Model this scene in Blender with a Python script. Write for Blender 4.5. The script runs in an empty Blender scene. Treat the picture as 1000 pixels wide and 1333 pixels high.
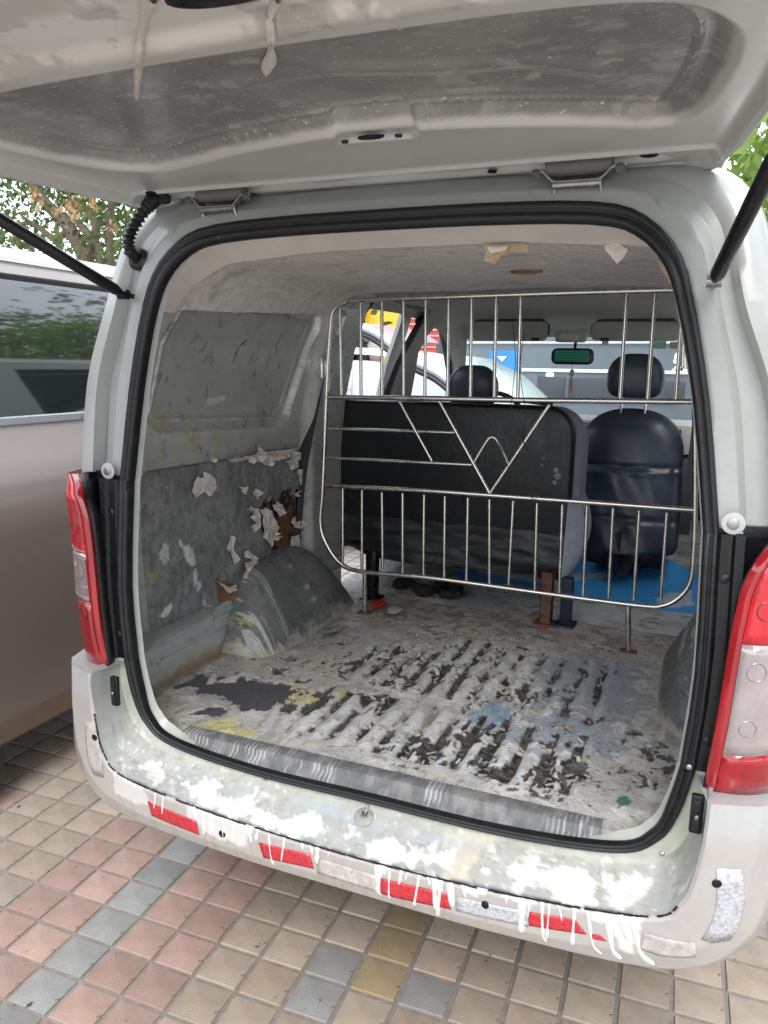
import bpy, bmesh, math, random
import numpy as np
from mathutils import Vector, Matrix
random.seed(7); np.random.seed(7)
SC = bpy.context.scene
COL = SC.collection
# ------------------------------------------------------------------ camera, world, sun, exposure
RC = np.array([[0.92538821, -0.08643126, 0.36903428],
               [0.37869007, 0.1701824, -0.9097427],
               [0.01582707, 0.98161479, 0.19021545]])
CAM = np.array([.615, -1.45, 1.60])
FPX = 996.97
cd = bpy.data.cameras.new('camera'); cam = bpy.data.objects.new('camera', cd); COL.objects.link(cam)
cd.sensor_fit = 'VERTICAL'; cd.sensor_height = 36; cd.lens = 26.925
cd.clip_start = .02; cd.clip_end = 600
M = Matrix.Identity(4)
for i in range(3):
    for j in range(3): M[i][j] = RC[i][j]
    M[i][3] = CAM[i]
cam.matrix_world = M
SC.camera = cam

SUN_EL, SUN_AZ = math.radians(44), math.radians(158)
w = bpy.data.worlds.new('World'); SC.world = w; w.use_nodes = True
wn = w.node_tree; wn.nodes.clear()
wo = wn.nodes.new('ShaderNodeOutputWorld'); bg = wn.nodes.new('ShaderNodeBackground')
sky = wn.nodes.new('ShaderNodeTexSky'); sky.sky_type = 'NISHITA'; sky.sun_disc = False
sky.sun_elevation = SUN_EL; sky.sun_rotation = SUN_AZ; sky.dust_density = 4; sky.air_density = 1.0
mx = wn.nodes.new('ShaderNodeMix'); mx.data_type = 'RGBA'; mx.inputs[0].default_value = .88
wn.links.new(sky.outputs[0], mx.inputs[6]); mx.inputs[7].default_value = (10.3, 11.0, 11.9, 1)   # thin bright overcast
wn.links.new(mx.outputs[2], bg.inputs[0]); bg.inputs[1].default_value = .145
wn.links.new(bg.outputs[0], wo.inputs[0])
sl = bpy.data.lights.new('sun', 'SUN'); so = bpy.data.objects.new('sun', sl); COL.objects.link(so)
sl.energy = 1.15; sl.angle = math.radians(26); sl.color = (1, .975, .94)
sd = Vector((math.cos(SUN_EL) * math.sin(SUN_AZ), math.cos(SUN_EL) * math.cos(SUN_AZ), math.sin(SUN_EL)))
so.rotation_euler = sd.to_track_quat('Z', 'Y').to_euler()
SC.view_settings.view_transform = 'Standard'; SC.view_settings.look = 'None'
SC.view_settings.gamma = 1; SC.view_settings.exposure = .86
SC.cycles.max_bounces = 8; SC.cycles.diffuse_bounces = 5

# ------------------------------------------------------------------ measuring helpers (points on real planes)
def ray(px, py): return RC @ np.array([px - 500, -(py - 666.5), -FPX])
def AX(px, py, x): r = ray(px, py); return CAM + r * (x - CAM[0]) / r[0]
def AY(px, py, y): r = ray(px, py); return CAM + r * (y - CAM[1]) / r[1]
def AZ(px, py, z): r = ray(px, py); return CAM + r * (z - CAM[2]) / r[2]
WZ = [.4, .66, 1.25, 1.45, 1.65, 1.8, 1.9, 2.0]; WXV = [.765, .765, .77, .752, .71, .66, .60, .5]
def wx(z): return np.interp(z, WZ, WXV)
def AW(px, py, side=-1, off=0):
    x = side * .74
    for _ in range(8):
        p = AX(px, py, x); x = side * (wx(p[2]) - off)
    return AX(px, py, x)

# ------------------------------------------------------------------ noise in numpy
def _h(ix, iy, s):
    n = (ix.astype(np.int64) * 374761393 + iy.astype(np.int64) * 668265263 + s * 1442695041) & 0x7fffffff
    n = ((n ^ (n >> 13)) * 1274126177) & 0x7fffffff
    return ((n ^ (n >> 16)) & 0xffff) / 65535.
def vn(x, y, s=0):
    x = np.asarray(x, float); y = np.asarray(y, float)
    ix = np.floor(x); iy = np.floor(y); fx = x - ix; fy = y - iy
    fx = fx * fx * (3 - 2 * fx); fy = fy * fy * (3 - 2 * fy)
    a = _h(ix, iy, s); b = _h(ix + 1, iy, s); c = _h(ix, iy + 1, s); d = _h(ix + 1, iy + 1, s)
    return (a * (1 - fx) + b * fx) * (1 - fy) + (c * (1 - fx) + d * fx) * fy
def fb(x, y, f=1., o=4, s=0, g=.62):
    r = 0; a = 1; t = 0
    for k in range(o):
        cs, sn = math.cos(.65 * k + .4), math.sin(.65 * k + .4)
        r = r + a * vn((x * cs - y * sn) * f + 17.3 * k, (x * sn + y * cs) * f + 9.1 * k, s + k); t += a; a *= g; f *= 2.03
    return .5 + (r / t - .5) * 1.12
def ss(a, b, x):
    t = np.clip((x - a) / (b - a), 0, 1); return t * t * (3 - 2 * t)
def psd(x, y, poly):
    """signed distance to a polygon, positive inside"""
    poly = np.array(poly); d = np.full(x.shape, 1e9); ins = np.zeros(x.shape, bool); n = len(poly)
    for i in range(n):
        a = poly[i]; b = poly[(i + 1) % n]; e = b - a; wx_ = x - a[0]; wy_ = y - a[1]
        t = np.clip((wx_ * e[0] + wy_ * e[1]) / (e @ e + 1e-12), 0, 1)
        d = np.minimum(d, (wx_ - e[0] * t) ** 2 + (wy_ - e[1] * t) ** 2)
        c = ((a[1] <= y) & (b[1] > y)) | ((b[1] <= y) & (a[1] > y))
        ins ^= c & (x < a[0] + (y - a[1]) / (b[1] - a[1] + 1e-12) * e[0])
    d = np.sqrt(d); return np.where(ins, d, -d)
def lsd(x, y, line):
    line = np.array(line); d = np.full(x.shape, 1e9)
    for a, b in zip(line[:-1], line[1:]):
        e = b - a; t = np.clip(((x - a[0]) * e[0] + (y - a[1]) * e[1]) / (e @ e + 1e-12), 0, 1)
        d = np.minimum(d, (x - a[0] - e[0] * t) ** 2 + (y - a[1] - e[1] * t) ** 2)
    return np.sqrt(d)

# ------------------------------------------------------------------ materials
MATS = {}
def mat(name, col, rough=.5, metal=0., n=.12, scale=12., bump=0., bscale=None, coat=0., spec=.5, attr=False, speck=None, trans=0, emit=0, stretch=None, ior=1.45, aniso=False, rnd=0):
    if name in MATS: return MATS[name]
    m = bpy.data.materials.new(name); m.use_nodes = True; MATS[name] = m
    t = m.node_tree; N = t.nodes; L = t.links
    b = N['Principled BSDF']
    tc = N.new('ShaderNodeTexCoord'); mp = N.new('ShaderNodeMapping'); L.new(tc.outputs['Object'], mp.inputs[0])
    if stretch: mp.inputs['Scale'].default_value = stretch
    nz = N.new('ShaderNodeTexNoise'); nz.inputs['Scale'].default_value = scale; nz.inputs['Detail'].default_value = 6
    nz.inputs['Roughness'].default_value = .62
    L.new(mp.outputs[0], nz.inputs['Vector'])
    hs = N.new('ShaderNodeHueSaturation')
    if attr:
        at = N.new('ShaderNodeAttribute'); at.attribute_name = 'Col'; L.new(at.outputs['Color'], hs.inputs['Color'])
    else: hs.inputs['Color'].default_value = (*col, 1)
    mr = N.new('ShaderNodeMapRange'); mr.inputs[1].default_value = .3; mr.inputs[2].default_value = .7
    mr.inputs[3].default_value = 1 - n; mr.inputs[4].default_value = 1 + n
    L.new(nz.outputs[0], mr.inputs[0])
    src = mr.outputs[0]
    if rnd:
        oi = N.new('ShaderNodeObjectInfo'); r2 = N.new('ShaderNodeMapRange'); r2.inputs[3].default_value = 1 - rnd; r2.inputs[4].default_value = 1 + rnd
        L.new(oi.outputs['Random'], r2.inputs[0]); mm = N.new('ShaderNodeMath'); mm.operation = 'MULTIPLY'
        L.new(src, mm.inputs[0]); L.new(r2.outputs[0], mm.inputs[1]); src = mm.outputs[0]
    L.new(src, hs.inputs['Value'])
    out = hs.outputs[0]
    if speck:      # (colour, scale, threshold, stretch)
        sc_, ss_, th, st = speck
        mp2 = N.new('ShaderNodeMapping'); mp2.inputs['Scale'].default_value = st; L.new(tc.outputs['Object'], mp2.inputs[0])
        n2 = N.new('ShaderNodeTexNoise'); n2.inputs['Scale'].default_value = ss_; n2.inputs['Detail'].default_value = 4; n2.inputs['Roughness'].default_value = .7
        L.new(mp2.outputs[0], n2.inputs['Vector'])
        r = N.new('ShaderNodeMapRange'); r.inputs[1].default_value = th; r.inputs[2].default_value = th + .03
        L.new(n2.outputs[0], r.inputs[0])
        mx = N.new('ShaderNodeMix'); mx.data_type = 'RGBA'; L.new(r.outputs[0], mx.inputs[0]); L.new(out, mx.inputs[6]); mx.inputs[7].default_value = (*sc_, 1)
        out = mx.outputs[2]
    L.new(out, b.inputs['Base Color'])
    rr = N.new('ShaderNodeMapRange'); rr.inputs[1].default_value = .3; rr.inputs[2].default_value = .7
    rr.inputs[3].default_value = max(.015, rough - .08) if rough > .06 and n > .031 else rough; rr.inputs[4].default_value = min(1, rough + .1) if rough > .06 and n > .031 else rough
    L.new(nz.outputs[0], rr.inputs[0]); L.new(rr.outputs[0], b.inputs['Roughness'])
    b.inputs['Metallic'].default_value = metal; b.inputs['Coat Weight'].default_value = coat; b.inputs['Coat Roughness'].default_value = .08
    b.inputs['Specular IOR Level'].default_value = spec; b.inputs['Transmission Weight'].default_value = trans; b.inputs['IOR'].default_value = ior
    if emit: L.new(out, b.inputs['Emission Color']); b.inputs['Emission Strength'].default_value = emit
    if bump:
        nb = N.new('ShaderNodeTexNoise'); nb.inputs['Scale'].default_value = bscale or scale * 4; nb.inputs['Detail'].default_value = 5
        L.new(mp.outputs[0], nb.inputs['Vector'])
        bp = N.new('ShaderNodeBump'); bp.inputs['Strength'].default_value = bump; bp.inputs['Distance'].default_value = .01
        L.new(nb.outputs[0], bp.inputs['Height']); L.new(bp.outputs[0], b.inputs['Normal'])
    return m
paint = mat('silver_white_paint', (.42, .43, .42), .34, .12, .035, 5, coat=.5, speck=((.30, .28, .25), 60, .74, (1, 1, .4)))
paint_in = mat('frame_paint', (.43, .445, .43), .38, .08, .05, 6, coat=.35, speck=((.25, .24, .22), 70, .73, (1, 1, .5)))
gatepaint = mat('gate_inner_paint', (.50, .49, .475), .36, .15, .06, 4, coat=.3, speck=((.72, .70, .67), 45, .70, (1, 1, 1)))
vpaint = mat('vertex_paint', (1, 1, 1), .5, 0, .12, 60, bump=.3, bscale=160, attr=True, speck=((.66, .65, .61), 140, .70, (1, 1, 1)))
vgate = mat('dusty_gate_metal', (1, 1, 1), .27, .15, .02, 30, bump=.0, attr=True, coat=.3, speck=((.64, .63, .61), 85, .625, (1, 1.9, 1)))
vmetal = mat('dirty_wall_metal', (1, 1, 1), .33, .35, .09, 22, bump=.06, bscale=60, attr=True, speck=((.70, .70, .68), 80, .70, (1, 1, .35)))
vboard = mat('worn_wall_board', (1, 1, 1), .62, 0, .20, 50, bump=.35, bscale=170, attr=True)
vboard2 = mat('scuffed_board', (1, 1, 1), .60, 0, .24, 46, bump=.35, bscale=150, attr=True, speck=((.50, .50, .50), 75, .655, (1, 1, .55)))
rubber = mat('black_rubber', (.010, .010, .012), .38, 0, .3, 30, bump=.12, bscale=120, speck=((.20, .20, .21), 55, .74, (1, 1, .35)))
blackp = mat('black_plastic', (.007, .007, .009), .28, 0, .2, 30, bump=.03, speck=((.10, .10, .11), 60, .72, (1, 1, .6)))
steel = mat('stainless_steel', (.66, .64, .60), .26, 1., .10, 30, bump=.01, speck=((.28, .22, .16), 60, .76, (1, 1, 1)))
bolt = mat('zinc_bolt', (.34, .34, .33), .30, .9, .2, 60)
liner = mat('beige_headliner', (.78, .72, .67), .85, 0, .06, 8, bump=.06, bscale=60)
redlens = mat('red_lens', (.30, .006, .012), .10, 0, .35, 9, coat=1, bump=.04, bscale=60, stretch=(3, 3, 1))
redlens2 = mat('bright_red_lens', (.58, .012, .022), .12, 0, .30, 16, coat=1, stretch=(6, 6, 1), emit=0)
clearlens = mat('clear_lens', (.40, .335, .335), .10, .25, .16, 10, coat=1, bump=.06, bscale=60)
amber = mat('amber_bulb', (.75, .35, .08), .2, 0, .2, 30, coat=.5)
glassd = mat('dark_car_glass', (.010, .013, .014), .03, 0, .1, 10, spec=1.0, coat=1)
blackv = mat('black_vinyl', (.007, .008, .010), .40, 0, .25, 14, bump=.12, bscale=60, speck=((.14, .15, .16), 40, .70, (1, 1, .5)))
bluev = mat('blue_black_leather', (.036, .048, .066), .33, 0, .2, 14, bump=.22, bscale=9)
greyf = mat('grey_fabric', (.18, .20, .23), .8, 0, .15, 30, bump=.15, bscale=90)
trim = mat('grey_cabin_trim', (.40, .395, .37), .7, 0, .06, 10, bump=.05)
white = mat('white_residue', (.62, .61, .59), .5, 0, .06, 30, bump=.1)

# ------------------------------------------------------------------ object helpers
def mesh_obj(name, V, F, m, parent=None, smooth=40, cols=None, kind=None, label=None):
    me = bpy.data.meshes.new(name)
    V = np.asarray(V, float)
    if isinstance(F, np.ndarray):
        me.vertices.add(len(V)); me.vertices.foreach_set('co', V.ravel())
        n = F.shape[1]; me.loops.add(F.size); me.loops.foreach_set('vertex_index', F.ravel().astype(np.int32))
        me.polygons.add(len(F)); me.polygons.foreach_set('loop_start', np.arange(0, F.size, n, dtype=np.int32))
        me.polygons.foreach_set('loop_total', np.full(len(F), n, dtype=np.int32)); me.update(calc_edges=True)
    else:
        me.from_pydata([tuple(v) for v in V], [], [tuple(f) for f in F]); me.update()
    if m: me.materials.append(m)
    if cols is not None:
        ca = me.color_attributes.new('Col', 'FLOAT_COLOR', 'POINT')
        c4 = np.ones((len(V), 4)); c4[:, :3] = cols; ca.data.foreach_set('color', c4.ravel())
    if smooth:
        me.polygons.foreach_set('use_smooth', np.ones(len(me.polygons), bool))
        if smooth < 180: me.set_sharp_from_angle(angle=math.radians(smooth))
    o = bpy.data.objects.new(name, me); COL.objects.link(o)
    if parent: o.parent = parent
    if kind: o['kind'] = kind
    if label: o['label'] = label
    return o
def thing(name, label, cat, group=None, loc=(0, 0, 0)):
    o = bpy.data.objects.new(name, None); o.empty_display_size = .1; COL.objects.link(o); o.location = loc
    o['label'] = label; o['category'] = cat
    if group: o['group'] = group
    return o
def tag(o, label, cat, group=None):
    o['label'] = label; o['category'] = cat
    if group: o['group'] = group
    return o
def node(name, parent, label=None):
    o = bpy.data.objects.new(name, None); o.empty_display_size = .05; COL.objects.link(o); o.parent = parent
    if label: o['label'] = label
    return o
class MB:
    def __init__(s): s.v = []; s.f = []
    def add(s, V, F):
        b = len(s.v); s.v += [tuple(p) for p in V]; s.f += [tuple(i + b for i in f) for f in F]; return s
    def box(s, a, b, rot=0, piv=None):
        x0, y0, z0 = a; x1, y1, z1 = b
        V = [(x, y, z) for x in (x0, x1) for y in (y0, y1) for z in (z0, z1)]
        F = [(0, 1, 3, 2), (4, 6, 7, 5), (0, 4, 5, 1), (2, 3, 7, 6), (0, 2, 6, 4), (1, 5, 7, 3)]
        return s.add(V, F)
    def tube(s, P, r, n=10, cap=True, closed=False):
        P = [np.array(p, float) for p in P]; k = len(P); R = r if hasattr(r, '__len__') else [r] * k
        V = []; F = []; up = None
        for i in range(k):
            if closed: t = P[(i + 1) % k] - P[i - 1]
            else: t = P[min(i + 1, k - 1)] - P[max(i - 1, 0)]
            t = t / (np.linalg.norm(t) + 1e-12)
            if up is None:
                up = np.array([0, 0, 1.]) if abs(t[2]) < .9 else np.array([1., 0, 0])
            u = up - t * (up @ t); u /= np.linalg.norm(u) + 1e-12; up = u; w_ = np.cross(t, u)
            for j in range(n):
                a = 2 * math.pi * j / n; V.append(P[i] + R[i] * (math.cos(a) * u + math.sin(a) * w_))
        for i in range(k if closed else k - 1):
            i2 = (i + 1) % k
            for j in range(n):
                j2 = (j + 1) % n; F.append((i * n + j, i * n + j2, i2 * n + j2, i2 * n + j))
        if cap and not closed: F.append(tuple(range(n))[::-1]); F.append(tuple((k - 1) * n + j for j in range(n)))
        return s.add(V, F)
    def loft(s, rings, closed=True, caps=False):
        n = len(rings[0]); V = [p for r in rings for p in r]; F = []
        for i in range(len(rings) - 1):
            for j in range(n if closed else n - 1):
                j2 = (j + 1) % n; F.append((i * n + j, i * n + j2, (i + 1) * n + j2, (i + 1) * n + j))
        if caps: F.append(tuple(range(n))[::-1]); F.append(tuple((len(rings) - 1) * n + j for j in range(n)))
        return s.add(V, F)
    def disc(s, c, nrm, r, h=.004, n=20, r2=None, inner=0):
        c = np.array(c, float); nrm = np.array(nrm, float); nrm /= np.linalg.norm(nrm)
        return s.tube([c, c + nrm * h * .7, c + nrm * h], [r, r, r2 or r * .85], n)
    def prism(s, poly, d):
        """polygon (3D points) extruded by vector d"""
        n = len(poly); P = [np.array(p, float) for p in poly]; d = np.array(d, float)
        V = P + [p + d for p in P]
        F = [tuple(range(n))[::-1], tuple(n + i for i in range(n))] + [(i, (i + 1) % n, n + (i + 1) % n, n + i) for i in range(n)]
        return s.add(V, F)
    def build(s, name, m, parent=None, smooth=40, bevel=0, kind=None, label=None, seg=2):
        o = mesh_obj(name, s.v, s.f, m, parent, 0, None, kind, label)
        bm = bmesh.new(); bm.from_mesh(o.data); bmesh.ops.recalc_face_normals(bm, faces=bm.faces)
        if bevel:
            es = [e for e in bm.edges if len(e.link_faces) == 2 and e.calc_face_angle(0) > math.radians(35)]
            bmesh.ops.bevel(bm, geom=es, offset=bevel, segments=seg, affect='EDGES', profile=.5, clamp_overlap=True)
        bm.to_mesh(o.data); bm.free()
        if smooth:
            o.data.polygons.foreach_set('use_smooth', np.ones(len(o.data.polygons), bool)); o.data.set_sharp_from_angle(angle=math.radians(smooth))
        return o
def cr(P, k=6, closed=False):
    """Catmull-Rom through the points"""
    P = [np.array(p, float) for p in P]; n = len(P); out = []
    for i in range(n if closed else n - 1):
        if closed: a, b, c, d = P[i - 1], P[i], P[(i + 1) % n], P[(i + 2) % n]
        else: a, b, c, d = P[max(i - 1, 0)], P[i], P[i + 1], P[min(i + 2, n - 1)]
        for j in range(k):
            t = j / k
            out.append(.5 * ((2 * b) + (-a + c) * t + (2 * a - 5 * b + 4 * c - d) * t * t + (-a + 3 * b - 3 * c + d) * t ** 3))
    if not closed: out.append(P[-1])
    return out
def lin(P, k=4):
    P = [np.array(p, float) for p in P]; out = []
    for a, b in zip(P[:-1], P[1:]):
        for j in range(k): out.append(a + (b - a) * j / k)
    out.append(P[-1]); return out
def dup(o, parent=None, mirror=False, loc=None):
    c = o.copy(); COL.objects.link(c)
    if parent is not None: c.parent = parent
    if loc is not None: c.location = loc
    for ch in list(o.children): dup(ch, c)
    return c
def grid(nu, nv):
    i = np.arange(nu - 1)[:, None]; j = np.arange(nv - 1)[None, :]
    a = i * nv + j
    return np.stack([a, a + nv, a + nv + 1, a + 1], -1).reshape(-1, 4)
# ================================================================== GROUND
ang = math.radians(-2.2); TP = (.1325, .1245); T0 = (-.828, .051)
def tile_xy(i, j, du=0, dv=0):
    x = (i + du) * TP[0]; y = (j + dv) * TP[1]
    return T0[0] + x * math.cos(ang) + y * math.sin(-ang) * -1, T0[1] + x * math.sin(ang) * -.2 + y
mortar = mat('mortar', (.29, .255, .225), .9, 0, .2, 30, bump=.4, bscale=200)
def brickmat():
    m = bpy.data.materials.new('far_paving'); m.use_nodes = True; N = m.node_tree.nodes; L = m.node_tree.links; b = N['Principled BSDF']
    tc = N.new('ShaderNodeTexCoord'); mp = N.new('ShaderNodeMapping'); L.new(tc.outputs['Object'], mp.inputs[0])
    mp.inputs['Scale'].default_value = (1 / .1325, 1 / .1245, 1)
    br = N.new('ShaderNodeTexBrick'); br.offset = 0; br.inputs['Scale'].default_value = 1; br.inputs['Brick Width'].default_value = 1; br.inputs['Row Height'].default_value = 1
    br.inputs['Mortar Size'].default_value = .06; br.inputs['Color1'].default_value = (.52, .48, .43, 1); br.inputs['Color2'].default_value = (.46, .43, .39, 1); br.inputs['Mortar'].default_value = (.19, .165, .145, 1)
    L.new(mp.outputs[0], br.inputs[0]); L.new(br.outputs[0], b.inputs['Base Color']); b.inputs['Roughness'].default_value = .85
    return m
g = MB(); R_ = 300
g.add([(-R_, -R_, 0), (R_, -R_, 0), (R_, R_, 0), (-R_, R_, 0)], [(0, 1, 2, 3)])
ground = g.build('ground', brickmat(), smooth=0, kind='structure'); ground.location.z = -.034
gm = MB(); gm.add([(-3.4, -1.6, 0), (2.4, -1.6, 0), (2.4, 3.0, 0), (-3.4, 3.0, 0)], [(0, 1, 2, 3)])
bed = gm.build('paving_bed', mortar, smooth=0, kind='structure'); bed.location.z = -.0035
TC = {'beige': (.385, .315, .25), 'tan': (.35, .28, .22), 'pink': (.40, .275, .23), 'grey': (.29, .285, .275), 'ochre': (.33, .255, .15)}
TM = {k: mat('tile_' + k, c, .82, 0, .22, 7, bump=.3, bscale=200, speck=((c[0] * .55, c[1] * .53, c[2] * .5), 26, .64, (1, 1, 1)), rnd=.13) for k, c in TC.items()}
tmesh = {}
def tile_mesh(k, v):
    hx = TP[0] / 2 - .0066; hy = TP[1] / 2 - .0066; b = .0012; s = .0015
    rs = random.Random(v)
    z = [.0 + rs.uniform(-.0016, .0016) for _ in range(4)]
    V = [(-hx, -hy, -.02), (hx, -hy, -.02), (hx, hy, -.02), (-hx, hy, -.02),
         (-hx, -hy, -.0022 + z[0]), (hx, -hy, -.0022 + z[1]), (hx, hy, -.0022 + z[2]), (-hx, hy, -.0022 + z[3]),
         (-hx + b, -hy + b, z[0]), (hx - b, -hy + b, z[1]), (hx - b, hy - b, z[2]), (-hx + b, hy - b, z[3])]
    F = [(0, 1, 5, 4), (1, 2, 6, 5), (2, 3, 7, 6), (3, 0, 4, 7), (4, 5, 9, 8), (5, 6, 10, 9), (6, 7, 11, 10), (7, 4, 8, 11), (8, 9, 10, 11)]
    me = bpy.data.meshes.new('tile'); me.from_pydata(V, [], F); me.materials.append(TM[k]); return me
for k in TC: tmesh[k] = [tile_mesh(k, v) for v in range(4)]
def proj(p):
    v = RC.T @ (np.array(p) - CAM); return (500 - v[0] / v[2] * FPX, 666.5 + v[1] / v[2] * FPX, -v[2])
special = {}
def cell(px, py):
    p = AZ(px, py, 0); a = (p[0] - T0[0]); b = (p[1] - T0[1])
    return round((a + .0 * b) / TP[0] + b * math.sin(-ang) / TP[0] * 1.0), round(b / TP[1])
for p in [(452, 1281), (434, 1317), (574, 1310)]: special[cell(*p)] = 'grey'
for p in [(539, 1212), (528, 1252), (510, 1296)]: special[cell(*p)] = 'ochre'
cells = []
for i in range(-19, 24):
    for j in range(-12, 24):
        x, y = tile_xy(i, j)
        if y < CAM[1] + .5 or x > 2.3 or x < -3.3 or y > 2.9: continue
        px, py, d = proj((x, y, 0))
        if d <= .1: continue
        vis = -70 < px < 1080 and 850 < py < 1420
        if vis and px > 150 and x > -.8 and py < 1015 + (px - 150) * .27: vis = False
        k = special.get((i, j)) or ('grey' if i == 0 else 'pink' if abs(i) <= 2 else ('tan' if random.random() < .3 else 'beige'))
        if i < -2 and random.random() < .04: k = 'pink'
        cells.append((0 if vis else 1, d, x, y, k))
cells.sort(key=lambda c: (c[0], c[1]))
rest = MB(); restn = []
for q, (vis, d, x, y, k) in enumerate(cells):
    me = random.choice(tmesh[k])
    if not vis and q < 298:
        o = bpy.data.objects.new('tile', me); COL.objects.link(o); o.parent = bed; o.location = (x, y, .006); o.rotation_euler.z = -ang * .6
    else:
        bme = [tuple(v.co) for v in me.vertices]; restn.append(([(a + x, b + y, c) for a, b, c in bme], [tuple(p.vertices) for p in me.polygons], k))
names = list(TC)
V = []; F = []; MI = []
for vv, ff, k in restn:
    b = len(V); V += vv; F += [tuple(i + b for i in f) for f in ff]; MI += [names.index(k)] * len(ff)
o = mesh_obj('tile_field', V, F, None, bed, 0, kind='stuff'); o.location.z = .006
for k in names: o.data.materials.append(TM[k])
o.data.polygons.foreach_set('material_index', MI)
# leaf scraps and grit lying on the paving are a few loose dark flecks
gr = MB(); rs = random.Random(3)
for _ in range(260):
    x = rs.uniform(-1.6, 1.2); y = rs.uniform(-.5, 1.4); a = rs.uniform(0, 6.28); l = rs.uniform(.002, .006) * (2.2 if rs.random() < .1 else 1)
    c, s = math.cos(a) * l, math.sin(a) * l
    gr.add([(x - c, y - s, .0075), (x + s * .4, y - c * .4, .009), (x + c, y + s, .0078), (x - s * .4, y + c * .4, .0085)], [(0, 1, 2, 3)])
gr.build('grit', mat('dark_grit', (.09, .075, .06), .9), smooth=0, kind='stuff')

# ================================================================== THE VAN
van = thing('van', 'silver-white van seen from behind, tailgate raised over a dirty empty cargo floor', 'van')
def mirror(h):      # half profile, bottom centre to top centre -> whole ring
    h = [np.array(p, float) for p in h]; l = [p * np.array([-1, 1, 1]) for p in h[::-1]]
    return h + l[1:-1]
S = [(0,0,.628),(.3,0,.628),(.535,0,.652),(.615,0,.70),(.648,0,.77),(.666,0,.855),(.667,0,.87),(.676,0,1.05),(.668,.015,1.30),(.666,.018,1.325),(.632,.025,1.54),(.592,.03,1.71),(.56,.04,1.80),(.50,.05,1.863),(.42,.056,1.892),(.25,.06,1.903),(0,.06,1.905)]
F_ = [(0,-.012,.618),(.3,-.012,.618),(.55,-.012,.638),(.64,-.01,.685),(.675,-.01,.765),(.688,-.005,.855),(.69,.0,.87),(.705,.0,1.05),(.705,.015,1.30),(.70,.018,1.325),(.668,.02,1.54),(.622,.022,1.71),(.59,.04,1.82),(.52,.055,1.892),(.43,.066,1.918),(.25,.07,1.927),(0,.07,1.929)]
G_ = [(0,-.055,.588),(.3,-.055,.592),(.57,-.055,.611),(.652,-.055,.664),(.680,-.055,.76),(.689,-.055,.855),(.70,.004,.87),(.714,.004,1.05),(.715,.02,1.30),(.712,.05,1.325),(.682,.05,1.54),(.636,.05,1.71),(.602,.055,1.838),(.53,.07,1.91),(.435,.08,1.932),(.25,.084,1.94),(0,.084,1.942)]
E_ = [(0,-.1,.557),(.33,-.1,.568),(.598,-.1,.600),(.662,-.1,.65),(.684,-.1,.75),(.688,-.1,.855),(.715,.006,.87),(.728,.006,1.05),(.73,.022,1.30),(.755,.055,1.325),(.722,.055,1.54),(.660,.055,1.71),(.618,.06,1.853),(.54,.082,1.925),(.44,.096,1.944),(.25,.10,1.95),(0,.10,1.952)]
def off_in(h, d, dy):
    c = np.array([0, 0, 1.25]); out = []
    for i, p in enumerate(h):
        p = np.array(p, float); a = np.array(h[max(i - 1, 0)]); b = np.array(h[min(i + 1, len(h) - 1)]); t = b - a; t[1] = 0; t /= np.linalg.norm(t) + 1e-9
        nrm = np.array([-t[2], 0, t[0]])
        if i == 0: nrm = np.array([0, 0, 1.])
        if i == len(h) - 1: nrm = np.array([0, 0, -1.])
        out.append(p + nrm * d + np.array([0, dy, 0]))
    return out
NS = 8
KS = [60, 48, 20, 16, 14] + [8] * 11
def dense(h):
    P = mirror(h); n = len(P); ks = KS + KS[::-1]; out = []
    for i in range(n):
        a, b, c, d = P[i - 1], P[i], P[(i + 1) % n], P[(i + 2) % n]
        for j in range(ks[i]):
            t = j / ks[i]
            out.append(.5 * ((2 * b) + (-a + c) * t + (2 * a - 5 * b + 4 * c - d) * t * t + (-a + 3 * b - 3 * c + d) * t ** 3))
    return out
r0 = [p - np.array([0, 0, .022 * float(ss(.56, .47, abs(p[0])))]) if p[2] < .75 else p for p in dense(off_in(S, .03, .03))]
rings = [r0, dense(S), dense(F_), dense(G_), dense(E_)]
rr = []
for a, b, k in zip(rings[:-1], rings[1:], (2, 4, 10, 12)):
    for j in range(k): rr.append([p + (q - p) * j / k for p, q in zip(a, b)])
rr.append(rings[-1])
V = np.array([p for r in rr for p in r]); n = len(rr[0])
ii = np.arange(len(rr) - 1)[:, None]; jj = np.arange(n)[None, :]; j2 = (jj + 1) % n
F = np.stack([ii * n + jj, (ii + 1) * n + jj, (ii + 1) * n + j2, ii * n + j2], -1).reshape(-1, 4)
def AL(px, py):      # on the sloping ledge
    r = ray(px, py); # z = .622 + .63 y
    t = (.622 + .63 * CAM[1] - CAM[2]) / (r[2] - .63 * r[1]); return CAM + r * t
def polyL(pts): return [AL(*p)[:2] for p in pts]
def mixc(c, col, m): return c * (1 - m[:, None]) + np.array(col) * m[:, None]
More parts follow.
